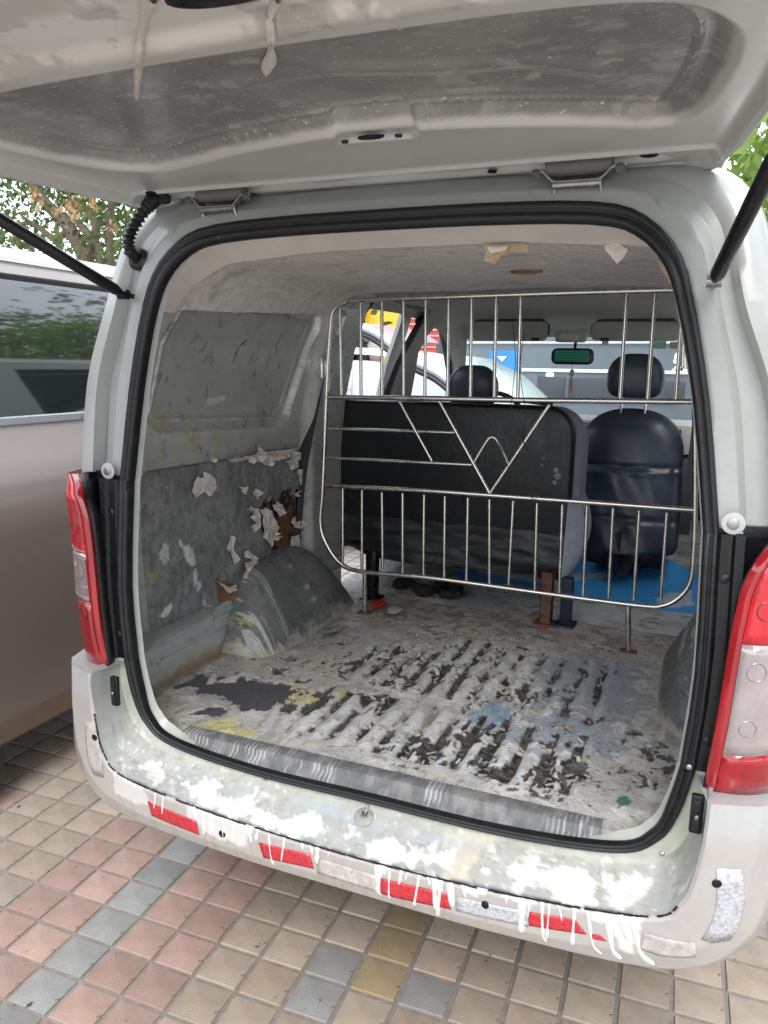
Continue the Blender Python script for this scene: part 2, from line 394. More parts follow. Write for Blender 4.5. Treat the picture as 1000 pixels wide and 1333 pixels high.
def ledge_col(V):
    x, y, z = V.T; c = np.tile(np.array([.365, .38, .37]), (len(V), 1))
    low = ss(.92, .80, z)
    n1 = fb(x, y + z, 14, 5, 1); n2 = fb(x, y * 2 + z, 60, 4, 5); n3 = fb(x * 2, y * .6 + z, 40, 4, 9)
    gb = ss(.045, .01, np.abs(y)) * low
    c = mixc(c, (.50, .53, .38), gb * .55)                                                   # yellow-green overspray round the seal
    bot = ss(.74, .68, z) * ss(.005, -.015, y)
    c = mixc(c, (.41, .395, .36), bot * ss(.40, .64, n1) * .8)
    c = mixc(c, (.38, .36, .33), bot * ss(.56, .70, fb(x * .5, y * 1.6, 22, 5, 5)) * .5)
    
    c = mixc(c, (.54, .54, .52), bot * ss(.52, .70, n3) * .35); c = mixc(c, (.64, .64, .62), bot * ss(.72, .74, fb(x, y * 1.2, 60, 3, 141)) * .8); c = mixc(c, (.30, .27, .23), bot * ss(.63, .68, fb(x * .6, y * 1.6, 70, 5, 35)) * .6); c = mixc(c, (.70, .62, .48), bot * ss(.58, .66, fb(x, y, 9, 5, 37)) * .5)
    for pts, w in (([(168, 1003), (200, 1000), (262, 1022), (330, 1040), (390, 1062), (425, 1060), (420, 1100), (340, 1082), (250, 1050), (180, 1022)], 1),
                   ([(478, 1120), (492, 1090), (500, 1084), (520, 1090), (560, 1098), (598, 1112), (602, 1152), (560, 1142), (500, 1128)], 1),
                   ([(660, 1135), (690, 1122), (730, 1118), (800, 1140), (838, 1168), (836, 1196), (760, 1186), (676, 1168)], 1),
                   ([(600, 1100), (640, 1110), (700, 1112), (690, 1130), (630, 1125)], .6)):
        d = psd(x, y, polyL(pts)) + (fb(x, y, 20, 4, 3) - .5) * .075 - .003
        c = mixc(c, (.66, .655, .63), ss(-.0012, .0012, d) * w * low * (.86 + .14 * ss(.40, .46, fb(x, y, 30, 4, 95))))
    for px, py, r in ((640, 1108, .012), (840, 1170, .012), (632, 1137, .010), (452, 1088, .008), (395, 1075, .01), (600, 1085, .006)):
        q = AL(px, py); d = np.hypot(x - q[0], (y - q[1]) * 1.3) + (n2 - .5) * .01
        c = mixc(c, (.68, .67, .64), ss(r, r * .7, d) * ss(.8, .7, z))
    # grime in the seal crease, chipped black rim along the bumper edge
    c = mixc(c, (.25, .22, .19), ss(.006, .0, np.abs(y + .004)) * bot * ss(.45, .6, n2) * .7)
    e = ss(-.0945, -.0985, y) * ss(.75, .70, z)
    c = mixc(c, (.04, .04, .045), e * ss(.40, .50, fb(x, y, 34, 4, 12)) * ss(.61, .55, np.abs(x)))
    for px, py in ((348, 1013), (627, 1079)):
        q = AL(px, py); c = mixc(c, (.22, .12, .06), ss(.012, .004, np.hypot(x - q[0], y - q[1]) + (n2 - .5) * .012))
    bl = np.array(AL(500, 1070)[:2]); d = lsd(x, y, polyL([(380, 1040), (500, 1075), (640, 1110)]))
    c = mixc(c, (.44, .48, .50), ss(.016, .0, d + (n1 - .5) * .03) * bot * .6)
    
    return c
C = ledge_col(V)
x, y, z = V.T
V2 = V.copy(); V2[:, 2] += (fb(x, y, 30, 3, 77) - .5) * .003 * ss(.75, .68, z) * ss(0, -.02, y)
vframe = mat('rear_frame_paint', (1, 1, 1), .40, .04, .05, 30, bump=.10, bscale=60, attr=True, coat=.35, speck=((.30, .28, .25), 90, .73, (1, 1, .6)))
mesh_obj('rear_frame', V2, F, vframe, van, 38, C)
# outer skin over the top and down to the lamps
def part_of(h, a, b): return [np.array(p, float) for p in h[a:b]]
O = [E_[i] for i in range(9, 17)]
K0 = [(.762,.02,1.325),(.733,.02,1.54),(.672,.02,1.71),(.628,.05,1.868),(.545,.09,1.94),(.445,.112,1.955),(.25,.12,1.962),(0,.12,1.965)]
K1 = [(.795,.018,1.325),(.762,.018,1.54),(.698,.018,1.71),(.648,.055,1.885),(.57,.105,1.952),(.46,.128,1.965),(.25,.135,1.972),(0,.135,1.975)]
K2 = [(.830,.06,1.325),(.797,.07,1.54),(.732,.08,1.71),(.672,.12,1.90),(.59,.16,1.968),(.47,.18,1.982),(.25,.19,1.99),(0,.19,1.992)]
K3 = [(.848,.20,1.325),(.812,.2,1.54),(.748,.2,1.71),(.688,.25,1.915),(.60,.30,1.985),(.48,.3,2.0),(.25,.3,2.01),(0,.3,2.012)]
K4 = [(.850,.5,1.325),(.815,.5,1.54),(.75,.5,1.71),(.690,.5,1.92),(.602,.5,1.99),(.48,.5,2.008),(.25,.5,2.018),(0,.5,2.02)]
def arch(h): 
    h = [np.array(p, float) for p in h]; return cr(h + [p * np.array([-1, 1, 1]) for p in h[::-1]][1:], NS)
m_ = MB(); m_.loft([arch(k) for k in (O, K0, K1, K2, K3, K4)], closed=False); m_.build('body_shell', paint, van, smooth=65)
# roof beyond, sides with openings
K5 = [(p[0], 2.75, p[2]) for p in K4]; rf = MB()
top4 = [np.array(p) for p in K4[3:]]; top5 = [np.array(p) for p in K5[3:]]
rf.loft([arch(top4), arch([(p[0], 2.6, p[2]) for p in K4[3:]])], closed=False); rf.build('roof', paint, van, smooth=50)
for s in (-1, 1):
    b = MB()
    def SX(z): return s * np.interp(z, [.3, .6, 1.0, 1.325, 1.54, 1.71, 1.92], [.83, .845, .85, .85, .815, .75, .69])
    def panel(y0, y1, z0, z1, k=6):
        zz = np.linspace(z0, z1, k + 1); R = [[(SX(z), y0, z), (SX(z), y1, z), (SX(z) - s * .02, y1, z), (SX(z) - s * .02, y0, z)] for z in zz]; b.loft(R, caps=True)
    panel(.5, 1.40, .32, 1.915, 12); panel(1.40, 1.98, 1.86, 1.915, 2); panel(1.98, 2.10, .32, 1.915, 10); panel(1.40, 1.98, .32, .52, 2)
    panel(2.10, 3.9, .32, 1.36, 4); panel(2.10, 2.75, 1.83, 1.915, 2)
    if s > 0: panel(1.40, 1.98, .52, 1.40, 4)  # right door stops at the waist; unseen opening above added to admit light
    b.build('side_panel', paint, van, smooth=30)
    # lower quarter behind the bumper corner
    q = MB(); q.loft([[(s*.83,.04,z),(s*.845,.12,z),(s*.85,.25,z),(s*.85,.5,z)] for z in (.84,.95,1.1,1.2,1.325)], closed=False); q.build('quarter_panel', paint, van)
u = MB(); u.box((-.78, .42, .44), (.78, 3.9, .47)); u.build('underbody', blackp, van)
# front end beyond the dash
u = MB(); u.loft([[(x_, yy, zz) for x_ in np.linspace(-.8, .8, 9)] for yy, zz in ((3.15, 1.30), (3.5, 1.2), (3.9, 1.05), (4.0, .8), (4.0, .4))], closed=False); u.build('bonnet', paint, van)

for s_ in ():
    P = [np.array(q) * np.array([s_, 1, 1]) + np.array([0, -.0004, .0004]) for q in (G_[11], E_[11], K0[3], K1[3], K2[3])]
    b = MB(); b.tube(lin(P, 3), .0014, 6); b.build('panel_seam', rubber, van)
# ------------------------------------------------------------------ bumper skin
def half(h, i0=0, i1=6): return [np.array(p, float) for p in h[i0:i1]]
E0 = half(E_)
B1 = [np.array(p) for p in [(0,-.106,.552),(.33,-.106,.563),(.601,-.106,.595),(.668,-.106,.646),(.690,-.106,.748),(.694,-.106,.855)]]
B2 = [np.array(p) for p in [(0,-.108,.495),(.33,-.107,.497),(.62,-.104,.527),(.735,-.095,.60),(.770,-.085,.72),(.775,-.075,.852)]]
B3 = [np.array(p) for p in [(0,-.100,.470),(.33,-.098,.472),(.65,-.09,.495),(.775,-.07,.58),(.812,-.045,.71),(.818,-.03,.848)]]
B4 = [np.array(p) for p in [(0,-.07,.452),(.33,-.07,.454),(.66,-.05,.472),(.80,0,.54),(.840,.03,.70),(.842,.05,.846)]]
B5 = [np.array(p) for p in [(0,.0,.445),(.33,.0,.447),(.66,.05,.46),(.82,.12,.50),(.852,.15,.70),(.853,.18,.846)]]
B6 = [np.array(p) for p in [(0,.3,.44),(.33,.3,.44),(.66,.3,.44),(.82,.4,.46),(.856,.5,.68),(.856,.5,.846)]]
def u_shape(h): return cr([p * np.array([-1, 1, 1]) for p in h[::-1]][:-1] + [p for p in h], 40)
BR = [np.array(u_shape(h)) for h in (E0, B1, B2, B3, B4, B5, B6)]
ks = (3, 16, 8, 5, 4, 4); bb = []; vv = []
for q, (a, b, k) in enumerate(zip(BR[:-1], BR[1:], ks)):
    for j in range(k): bb.append(a + (b - a) * j / k); vv.append(q + j / k)
bb.append(BR[-1]); vv.append(6)
V = np.array(bb).reshape(-1, 3); nb = BR[0].shape[0]; F = grid(len(bb), nb)
def bumper_col(V):
    x, y, z = V.T; c = np.tile(np.array([.41, .385, .365]), (len(V), 1))
    n1 = fb(x, z, 20, 5, 41); n2 = fb(x * 3, z, 30, 4, 45)
    c = mixc(c, (.42, .38, .33), ss(.52, .70, n1) * ss(.56, .48, z) * .6)
    
    c = mixc(c, (.66, .62, .59), ss(.006, .0, np.abs(z - .60 - .2 * 0)) * 0)
    c = mixc(c, (.43, .43, .425), ss(.78, .80, z))
    st_ = fb(x * 4, z * .5, 26, 4, 57); c = mixc(c, (.36, .31, .26), ss(.56, .66, st_) * ss(.60, .50, z) * ss(.6, .45, np.abs(x + .15)) * .6)
    for pts, w in (([(248, 1048), (330, 1076), (322, 1104), (300, 1096), (280, 1090), (262, 1076), (245, 1060)], .9), ([(640, 1156), (700, 1168), (690, 1180), (660, 1172)], .7), ([(752, 1182), (836, 1192), (832, 1206), (822, 1244), (806, 1234), (796, 1206), (770, 1196)], 1),
                   ([(598, 1146), (634, 1156), (628, 1166), (606, 1160)], .9), ([(486, 1122), (506, 1128), (504, 1140), (490, 1136)], 1), ([(150, 1010), (185, 1022), (200, 1048), (176, 1046), (152, 1032)], .8)):
        P = [AY(*p, -.104) for p in pts]; d = psd(x, z, [(p[0], p[2]) for p in P]) + (fb(x * 2.4, z, 34, 4, 61) - .5) * .022
        c = mixc(c, (.63, .62, .595), ss(-.0005, .0015, d) * w * ss(.02, -.02, y))
    return c
vbump = mat('bumper_paint', (1, 1, 1), .38, .03, .05, 30, bump=.06, bscale=60, attr=True, coat=.4)
bumper = mesh_obj('bumper', V, F, vbump, van, 60, bumper_col(V))
BV = np.array([BR[i] for i in range(7)])
for s_, e_ in ((1, -1), (-1, 0)):
    t_ = [BR[i][e_] for i in range(7)]; P = [tuple(p) for p in t_] + [(s_ * .70, .45, .85), (s_ * .66, .02, .852)]
    b = MB(); b.add(P, [tuple(range(len(P)))]); b.build('bumper_shoulder', paint, bumper, smooth=0)
def bpt(s, v, off=.0016):
    """point on the bumper skin: s along it (0..1), v across (0 edge .. 6)"""
    i = min(int(s * (nb - 1)), nb - 2); f = s * (nb - 1) - i; k = min(int(v), 5); g_ = v - k
    P = lambda a, b: BV[a][b]
    p = (P(k, i) * (1 - f) + P(k, i + 1) * f) * (1 - g_) + (P(k + 1, i) * (1 - f) + P(k + 1, i + 1) * f) * g_
    du = (P(k, i + 1) - P(k, i)); dv = P(k + 1, i) - P(k, i); nn = np.cross(du, dv); nn /= np.linalg.norm(nn) + 1e-9
    if nn[1] > 0: nn = -nn
    return p + nn * off
def s_of(px, py, v):
    """bumper coordinate seen at that pixel, by search"""
    best = None
    for s in np.linspace(0, 1, 241):
        q = proj(bpt(s, v, 0)); d = (q[0] - px) ** 2 + (q[1] - py) ** 2
        if best is None or d < best[0]: best = (d, s)
    return best[1]
TV = np.linspace(.0, 3.6, 19); TS = np.linspace(0, 1, 141)
TBL = np.array([[proj(bpt(s, v, 0))[:2] for s in TS] for v in TV])
def sv_of(px, py):
    best = None; k = np.argmin((TBL[..., 0] - px) ** 2 + (TBL[..., 1] - py) ** 2); iv, is_ = divmod(int(k), TBL.shape[1]); v0, s0 = TV[iv], TS[is_]
    for v in np.linspace(v0 - .2, v0 + .2, 9):
        for s in np.linspace(max(0, s0 - .008), min(1, s0 + .008), 33):
            q = proj(bpt(s, v, 0)); d = (q[0] - px) ** 2 + (q[1] - py) ** 2
            if best is None or d < best[0]: best = (d, s, v)
    return best[1], best[2]
def patch(name, quad, m, off=.0016, k=10, l=5, parent=bumper, ragged=0):
    (s0, v0), (s1, v1), (s2, v2), (s3, v3) = [sv_of(*p) for p in quad]
    V = []
    for i in range(k + 1):
        a = i / k
        for j in range(l + 1):
            b = j / l
            s = (s0 * (1 - a) + s1 * a) * (1 - b) + (s3 * (1 - a) + s2 * a) * b; v = (v0 * (1 - a) + v1 * a) * (1 - b) + (v3 * (1 - a) + v2 * a) * b
            if ragged and j in (0, l): v += random.uniform(-1, 1) * ragged
            V.append(bpt(s, v, off))
    o = mesh_obj(name, V, grid(k + 1, l + 1), m, parent, 60)
    sm = o.modifiers.new('thick', 'SOLIDIFY'); sm.thickness = .0008; sm.offset = 1
    return o
def tapemat(name, c, c2):
    m = mat(name, c, .25, 0, .08, 30, coat=.5); N = m.node_tree.nodes; L = m.node_tree.links; b = N['Principled BSDF']
    vo = N.new('ShaderNodeTexVoronoi'); vo.inputs['Scale'].default_value = 150; tc = N.new('ShaderNodeTexCoord'); L.new(tc.outputs['Object'], vo.inputs['Vector'])
    bp = N.new('ShaderNodeBump'); bp.inputs['Strength'].default_value = .35; bp.inputs['Distance'].default_value = .004; L.new(vo.outputs['Distance'], bp.inputs['Height']); L.new(bp.outputs[0], b.inputs['Normal'])
    mx = N.new('ShaderNodeMix'); mx.data_type = 'RGBA'; r = N.new('ShaderNodeMapRange'); r.inputs[1].default_value = .55; r.inputs[2].default_value = .8
    L.new(vo.outputs['Distance'], r.inputs[0]); L.new(r.outputs[0], mx.inputs[0])
    src = b.inputs['Base Color'].links[0].from_socket; L.new(src, mx.inputs[6]); mx.inputs[7].default_value = (*c2, 1); L.new(mx.outputs[2], b.inputs['Base Color'])
    return m
redt = tapemat('red_reflector', (.52, .03, .045), (.36, .02, .03)); wht = tapemat('white_reflector', (.46, .46, .48), (.33, .34, .37)); wornt = mat('worn_tape', (.45, .41, .39), .35, 0, .25, 60, speck=((.30, .26, .22), 80, .62, (1, 1, 1)))
patch('reflector_tape', [(193, 1042), (256, 1068), (260, 1086), (198, 1062)], redt)
patch('reflector_tape', [(337, 1096), (404, 1112), (409, 1131), (343, 1116)], redt)
patch('reflector_tape', [(492, 1141), (582, 1162), (588, 1183), (496, 1163)], redt)
patch('reflector_tape', [(687, 1186), (749, 1196), (764, 1217), (689, 1205)], redt)
patch('reflector_tape', [(768, 1214), (782, 1217), (790, 1225), (772, 1221)], redt)
patch('reflector_tape', [(412, 1116), (490, 1140), (494, 1162), (414, 1136)], wornt)
patch('reflector_tape', [(592, 1166), (682, 1184), (688, 1206), (594, 1186)], wht)
patch('reflector_tape', [(838, 1214), (905, 1226), (905, 1246), (832, 1234)], wornt)
patch('reflector_tape', [(931, 1129), (967, 1131), (950, 1223), (912, 1221)], wht)
patch('reflector_tape', [(112, 938), (126, 940), (136, 1012), (122, 1008)], wornt)
for px, py in ((123, 960), (290, 1085), (632, 1177), (933, 1150)):
    s, v = sv_of(px, py); p = bpt(s, v, 0); q = bpt(s, v, .01) - p
    d = MB(); d.disc(p - q * .1, q, .0088, .003, 20); o = d.build('sensor_plug', blackp, bumper)
# chipped black bead left along the edge of the ledge
rs = random.Random(31); i = 40
while i < nb - 88:
    k = rs.randint(3, 14); j = min(i + k, nb - 88)
    if j - i > 1:
        b = MB(); b.tube([BR[0][q] + np.array([0, -.003, .0008 + rs.uniform(-.0006, .0006)]) for q in range(i, j + 1)], [rs.uniform(.0012, .0026) for _ in range(i, j + 1)], 6); b.build('edge_bead', rubber, bumper)
    i = j + (0 if rs.random() < .6 else rs.randint(1, 5))
# paint runs over the edge of the bumper
def run(pts, w, m=white, name='paint_run'):
    x0, y0, ln, dx = pts; s0_, v0_ = sv_of(x0, y0); v0_ = max(.15, v0_ - .3); P = [bpt(s0_ + dx * .00006 * (k_ / 13) ** 2, min(3.2, v0_ + (.3 + ln / 23.) * k_ / 13), .0022) for k_ in range(14)]; n = len(P); R = [w * (1.25 - .5 * i / n + .15 * math.sin(i * .7 + pts[0]) + (.35 if i > n - 4 else 0)) for i in range(n)]; R[-1] = w * .5
    mb = MB(); V = []
    for i in range(n):
        t = P[min(i + 1, n - 1)] - P[max(i - 1, 0)]; t /= np.linalg.norm(t); sd_ = np.cross(t, [0, -1, 0]); sd_ /= np.linalg.norm(sd_) + 1e-9
        for a, h in ((-1, -.0022), (-.6, -.0006), (0, .0), (.6, -.0006), (1, -.0022)): V.append(P[i] + sd_ * a * R[i] + np.array([0, -h, 0]))
    o = mesh_obj(name, V, grid(n, 5), m, bumper, 80); return o
for x0, y0, ln, w in ((489,1128,44,2.2),(497,1124,36,2.4),(508,1128,48,1.8),(524,1134,42,2.6),(532,1136,20,1.8),(547,1138,48,2.6),(556,1140,26,1.8),(566,1142,44,3.0),(575,1143,52,2.2),(586,1146,48,2.8),(600,1148,26,2.2),
                      (655,1160,26,1.8),(681,1166,50,3.0),(690,1168,30,1.8),(706,1172,46,2.6),(716,1174,40,2.0),(724,1178,30,2.0),(748,1184,32,2.8),(764,1187,44,3.0),(790,1190,46,4.0),(806,1192,44,4.5),(822,1193,48,4.0),
                      (205,1030,26,1.6),(214,1034,36,1.8),(252,1050,36,3.0),(264,1055,34,2.4),(276,1058,40,3.5),(290,1064,38,2.6),(305,1068,34,3.0),(322,1074,24,2.0),(338,1080,30,2.0),(350,1084,44,1.8),(372,1091,30,1.4),(392,1097,20,1.8),(402,1099,30,1.6),(414,1103,34,2.2),(430,1109,22,1.4)):
    rs_ = random.Random(int(x0)); dx = rs_.uniform(-60, 80); ln *= rs_.uniform(.55, 1.1); w *= rs_.uniform(.8, 2.3)
    run((x0, y0, ln, dx), w * .00115)
# smaller fittings on the ledge and uprights
p = AL(474, 1065) + np.array([0, -.003, .0045]); nrm = np.array([0, -.53, .85])
d = MB(); d.disc(p - nrm * .001, nrm, .022, .0015, 28, .021); d.build('striker_dish', mat('dish_metal', (.34, .33, .30), .5, .3, .3, 60, bump=.3), van)
d = MB(); d.tube([p + np.array([-.005, .010, .006]), p + np.array([-.004, -.001, .004]), p + np.array([.004, -.001, .004]), p + np.array([.005, .010, .006])], .0028, 8); d.tube([p + np.array([0, .01, .004]), p + np.array([0, .026, .018])], .003, 8); d.build('striker', bolt, van)
def screw(p, nrm, r, m=bolt, washer=None):
    nrm = np.array(nrm, float); nrm /= np.linalg.norm(nrm); p = np.array(p)
    d = MB()
    if washer: d.disc(p, nrm, washer, .003, 24, washer * .8); d.build('rubber_stop', paint_in, van); d = MB()
    d.disc(p + nrm * (.003 if washer else 0), nrm, r, .004, 14, r * .7); d.build('screw', m, van)
screw(AY(862, 1111, -.03), (0, -1, .4), .005)
screw(AY(897, 998, -.06), (0, -1, 0), .005)
for s in (-1, 1): screw((s * .693 if s < 0 else .688, -.002, 1.335), (0, -1, 0), .010, bolt, .0195)
# ------------------------------------------------------------------ weather seal
ctr = dense(S); ctrin = dense(off_in(S, .034, .012))
def sweep_seal():
    P = np.array(ctr[::3]); Q = np.array(ctrin[::3]); d = Q - P; d[:, 1] = 0; d /= np.linalg.norm(d, axis=1)[:, None]
    back = np.array([0, -1., 0]); prof = [(-.001, -.002), (.000, .010), (.006, .016), (.013, .015), (.0165, .010), (.019, .010), (.022, .014), (.030, .014), (.036, .008), (.037, -.002), (.036, -.014)]
    kf = np.interp(P[:, 2], [.63, .66, .78, 1.7, 1.86, 1.9], [.46, .48, .72, .74, .95, 1.05]); kb = np.interp(P[:, 2], [.63, .66, .78], [.7, .7, 1])
    rings_ = [[P[i] + d[i] * a * kf[i] + back * b * kb[i] for a, b in prof] for i in range(len(P))]
    m = MB(); n = len(prof); V = [p for r in rings_ for p in r]; k = len(rings_); F = []
    for i in range(k):
        for j in range(n - 1): F.append((i * n + j, i * n + j + 1, ((i + 1) % k) * n + j + 1, ((i + 1) % k) * n + j))
    m.add(V, F); return m
sweep_seal().build('door_seal', rubber, van, smooth=70)
# black plastic uprights between the seal and the lamps
for s in (-1, 1):
    b = MB(); zz = [.862, .90, 1.0, 1.1, 1.2, 1.27, 1.315]
    def Sx(z): return np.interp(z, [.86, 1.05, 1.30], [.664, .676, .667])
    R = []
    for z in zz: R.append([(s * (Sx(z) - .002), -.001, z), (s * (Sx(z) + .004), -.008, z), (s * (Sx(z) + .022), -.008, z), (s * (Sx(z) + .027), -.016, z), (s * (Sx(z) + .042), -.017, z), (s * (Sx(z) + .048), -.008, z), (s * (Sx(z) + .06), .0, z), (s * (Sx(z) + .06), .02, z)])
    b.loft(R, closed=False); t = R[-1]; b.f.append(tuple(range(len(b.v) - 8, len(b.v))))
    o = b.build('pillar_trim', blackp, van, smooth=35)
    for z in (1.235, .925): 
        d = MB(); d.disc((s * (Sx(z) + .013), -.008, z), (0, -1, 0), .0085, .003, 16); d.build('clip', rubber, o)
    b = MB(); b.prism([(s * .668, .022, 1.262), (s * .735, .03, 1.262), (s * .80, .05, 1.285), (s * .80, .05, 1.328), (s * .71, .03, 1.328), (s * .664, .022, 1.320)], (0, -.012, 0)); b.build('trim_tab', blackp, van)
    # ---------------- tail lamp: wrapped shell
    L = node('tail_lamp', van, 'red and clear wrapped tail lamp on the %s of the opening' % ('left' if s < 0 else 'right'))
    zz = np.linspace(.85, 1.325, 24)
    inx = np.interp(zz, [.85, 1.0, 1.15, 1.23, 1.28, 1.31, 1.325], [.681, .692, .699, .706, .722, .744, .768])
    def sec(z, x0, k):      # section at a height, from inner wall round to the side
        pts = [(x0 + .012, .01), (x0 + .002, -.05), (x0 + .003, -.059), (x0 + .011, -.064), (x0 + .019, -.066)]
        a = np.array([x0 + .019, -.066]); e = np.array([.853, .20]); c = np.array([.845, -.055])
        for t in np.linspace(.12, 1, 12): pts.append(tuple((1 - t) ** 2 * a + 2 * t * (1 - t) * c + t * t * e))
        return [(s * p[0], p[1] + np.interp(z, [.85, .95, 1.3], [.012, 0, .0]) * (1 if i > 1 else 0) + max(0, z - 1.285) * .9, z) for i, p in enumerate(pts)]
    SECS = [sec(z, x0, 0) for z, x0 in zip(zz, inx)]
    SEC = np.array(SECS)
    def lampgrid(i0, i1, j0, j1, off=0):
        G = SEC[i0:i1 + 1, j0:j1 + 1].copy(); 
        if off: G[..., 1] -= off * .8; G[..., 0] += s * off * .6
        return G
    def addg(name, G, m):
        o = mesh_obj(name, G.reshape(-1, 3), grid(G.shape[0], G.shape[1]), m, L, 50)
        sm = o.modifiers.new('t', 'SOLIDIFY'); sm.thickness = .003; return o
    addg('lamp_housing', lampgrid(0, 23, 0, 1), blackp); addg('lens_rim', lampgrid(0, 23, 1, 4), redlens)
    iz = lambda z: int(round((z - .85) / .475 * 23))
    a, b_ = iz(.93 if s > 0 else 1.02), iz(1.13)
    addg('lower_lens', lampgrid(0, a, 4, 16), redlens)
    # (a: top of the lower red part)
    addg('clear_lens', lampgrid(a, b_, 4, 16), clearlens)
    addg('upper_lens', lampgrid(b_, 23, 4, 16), redlens2)
    tb = MB(); cap = [tuple(p) for p in SEC[23]]; tb.add(cap, [tuple(range(len(cap)))]); tb.build('lamp_cap', redlens, L)
    tb = MB(); cap = [tuple(p) for p in SEC[0]]; tb.add(cap, [tuple(range(len(cap)))]); tb.build('lamp_base', redlens, L)
    def onlamp(z, j):
        i = (z - .85) / .475 * 23; i0 = int(min(i, 22)); f = i - i0; j0 = int(min(j, 15)); g2 = j - j0
        return (SEC[i0, j0] * (1 - f) + SEC[i0 + 1, j0] * f) * (1 - g2) + (SEC[i0, j0 + 1] * (1 - f) + SEC[i0 + 1, j0 + 1] * f) * g2
    # ribs and reflector bowls in relief on the lens
    rb = MB()
    for z in (.935, 1.03, 1.128, 1.145) if s > 0 else (1.03, 1.128, 1.145): rb.tube([onlamp(z, j) + np.array([0, -.001, 0]) for j in np.linspace(4, 14, 14)], .0022, 6)
    rb.build('lens_ridge', redlens2 if False else clearlens, L)
    r2 = MB()
    for j in list(np.linspace(4.08, 6.5, 26)) + list(np.linspace(6.7, 13, 20)): r2.tube([onlamp(z, j) + np.array([0, -.0024, 0]) for z in np.linspace(1.06, 1.125, 5)], .0008, 5); r2.tube([onlamp(z, j) + np.array([0, -.0024, 0]) for z in (np.linspace(.94, 1.02, 5) if s > 0 else np.linspace(1.035, 1.055, 3))], .0009, 5)
    r2.build('lens_flute', mat('flute_shade', (.27, .22, .22), .15, .2, .1, 20, coat=1), L, kind='stuff')
    r3 = MB()
    for j in list(np.linspace(4.08, 6.5, 22)) + list(np.linspace(6.7, 13, 16)): r3.tube([onlamp(z, j) + np.array([0, -.0024, 0]) for z in np.linspace(1.16, 1.27, 6)], .0008, 5)
    r3.build('red_flute', mat('flute_red', (.40, .008, .015), .15, 0, .1, 20, coat=1), L, kind='stuff')
    for z, r, m, j0 in ((1.20, .015, redlens2, 5.15), (.985, .013, clearlens if s > 0 else redlens, 5.0), (1.09, .015, clearlens, 5.05)):
        c = onlamp(z, j0); t1 = onlamp(z, j0 + .25) - onlamp(z, j0 - .25); t1 /= np.linalg.norm(t1); t2 = np.array([0, 0, 1.]); nn = np.cross(t1, t2); nn *= -np.sign(nn[1]) if nn[1] else 1
        d = MB(); d.tube([c - nn * .003, c + nn * .0012, c + nn * .0020, c + nn * .0008], [r, r * .95, r * .8, r * .55], 26); d.build('bulb_bowl', m, L)
    edgem = mat('lens_joint', (.16, .04, .045), .25)
    jb = MB()
    for z_ in ((.93 if s > 0 else 1.02), 1.13): jb.tube([onlamp(z_, j) + np.array([0, -.0004, 0]) for j in np.linspace(4, 15, 18)], .0016, 6)
    jb.tube([onlamp(z_, 4.05) + np.array([0, -.0004, 0]) for z_ in np.linspace(.93 if s > 0 else 1.02, 1.13, 12)], .0016, 6)
    jb.build('lens_joint', edgem, L)
    shade = mat('lens_shade', (.24, .20, .20), .15, .2, .3, 40, coat=1)
    if s > 0:
        pass
    if False:
        sb_ = MB(); G = [[onlamp(z_ + .012 * math.sin((j - 4) / 9 * math.pi), j) + np.array([0, -.0032, 0]) for j in np.linspace(4.2, 13, 20)] for z_ in (1.022, 1.050)]
        sb_.loft(G, closed=False); sb_.build('reflector_band', shade, L)
    for z_, r_ in ((1.09, .0165), (.985, .0145), (1.20, .0165)):
        c = onlamp(z_, 5.05); t1 = onlamp(z_, 5.3) - onlamp(z_, 4.8); t1 /= np.linalg.norm(t1)
        rb2 = MB(); rb2.tube([c + t1 * r_ * math.cos(a) + np.array([0, 0, 1.]) * r_ * math.sin(a) + np.array([0, -.0022, 0]) for a in np.linspace(0, 2 * math.pi, 29)[:-1]], .0014, 6, closed=True); rb2.build('bulb_ring', edgem if (z_ > 1.15 or (s < 0 and z_ < 1)) else shade, L)
    if s < 0:
        c = onlamp(1.10, 5.5); d = MB(); d.tube([c + np.array([0, .004, .01]), c + np.array([0, -.0015, .01])], [.011, .008], 16); d.build('bulb', amber, L)
# latch strikers low on the uprights, black buffers
def buffer(c, nrm):
    h = MB(); x_, y_, z_ = c
    h.box((x_ - .011, y_ - .008, z_ - .038), (x_ + .011, y_ + .004, z_ + .038)); o = h.build('door_buffer', blackp, van, bevel=.004)
    h = MB(); h.box((x_ - .006, y_ - .012, z_ - .030), (x_ + .006, y_ - .008, z_ - .006)); h.box((x_ - .006, y_ - .012, z_ + .006), (x_ + .006, y_ - .008, z_ + .030)); h.build('buffer_pad', rubber, o, bevel=.002)
    screw((x_, y_ - .011, z_ - .002), (0, -1, 0), .004)
p = AY(151, 899, -.07); buffer(p, 0)
p = AY(907, 1058, -.075); buffer(p, 0)

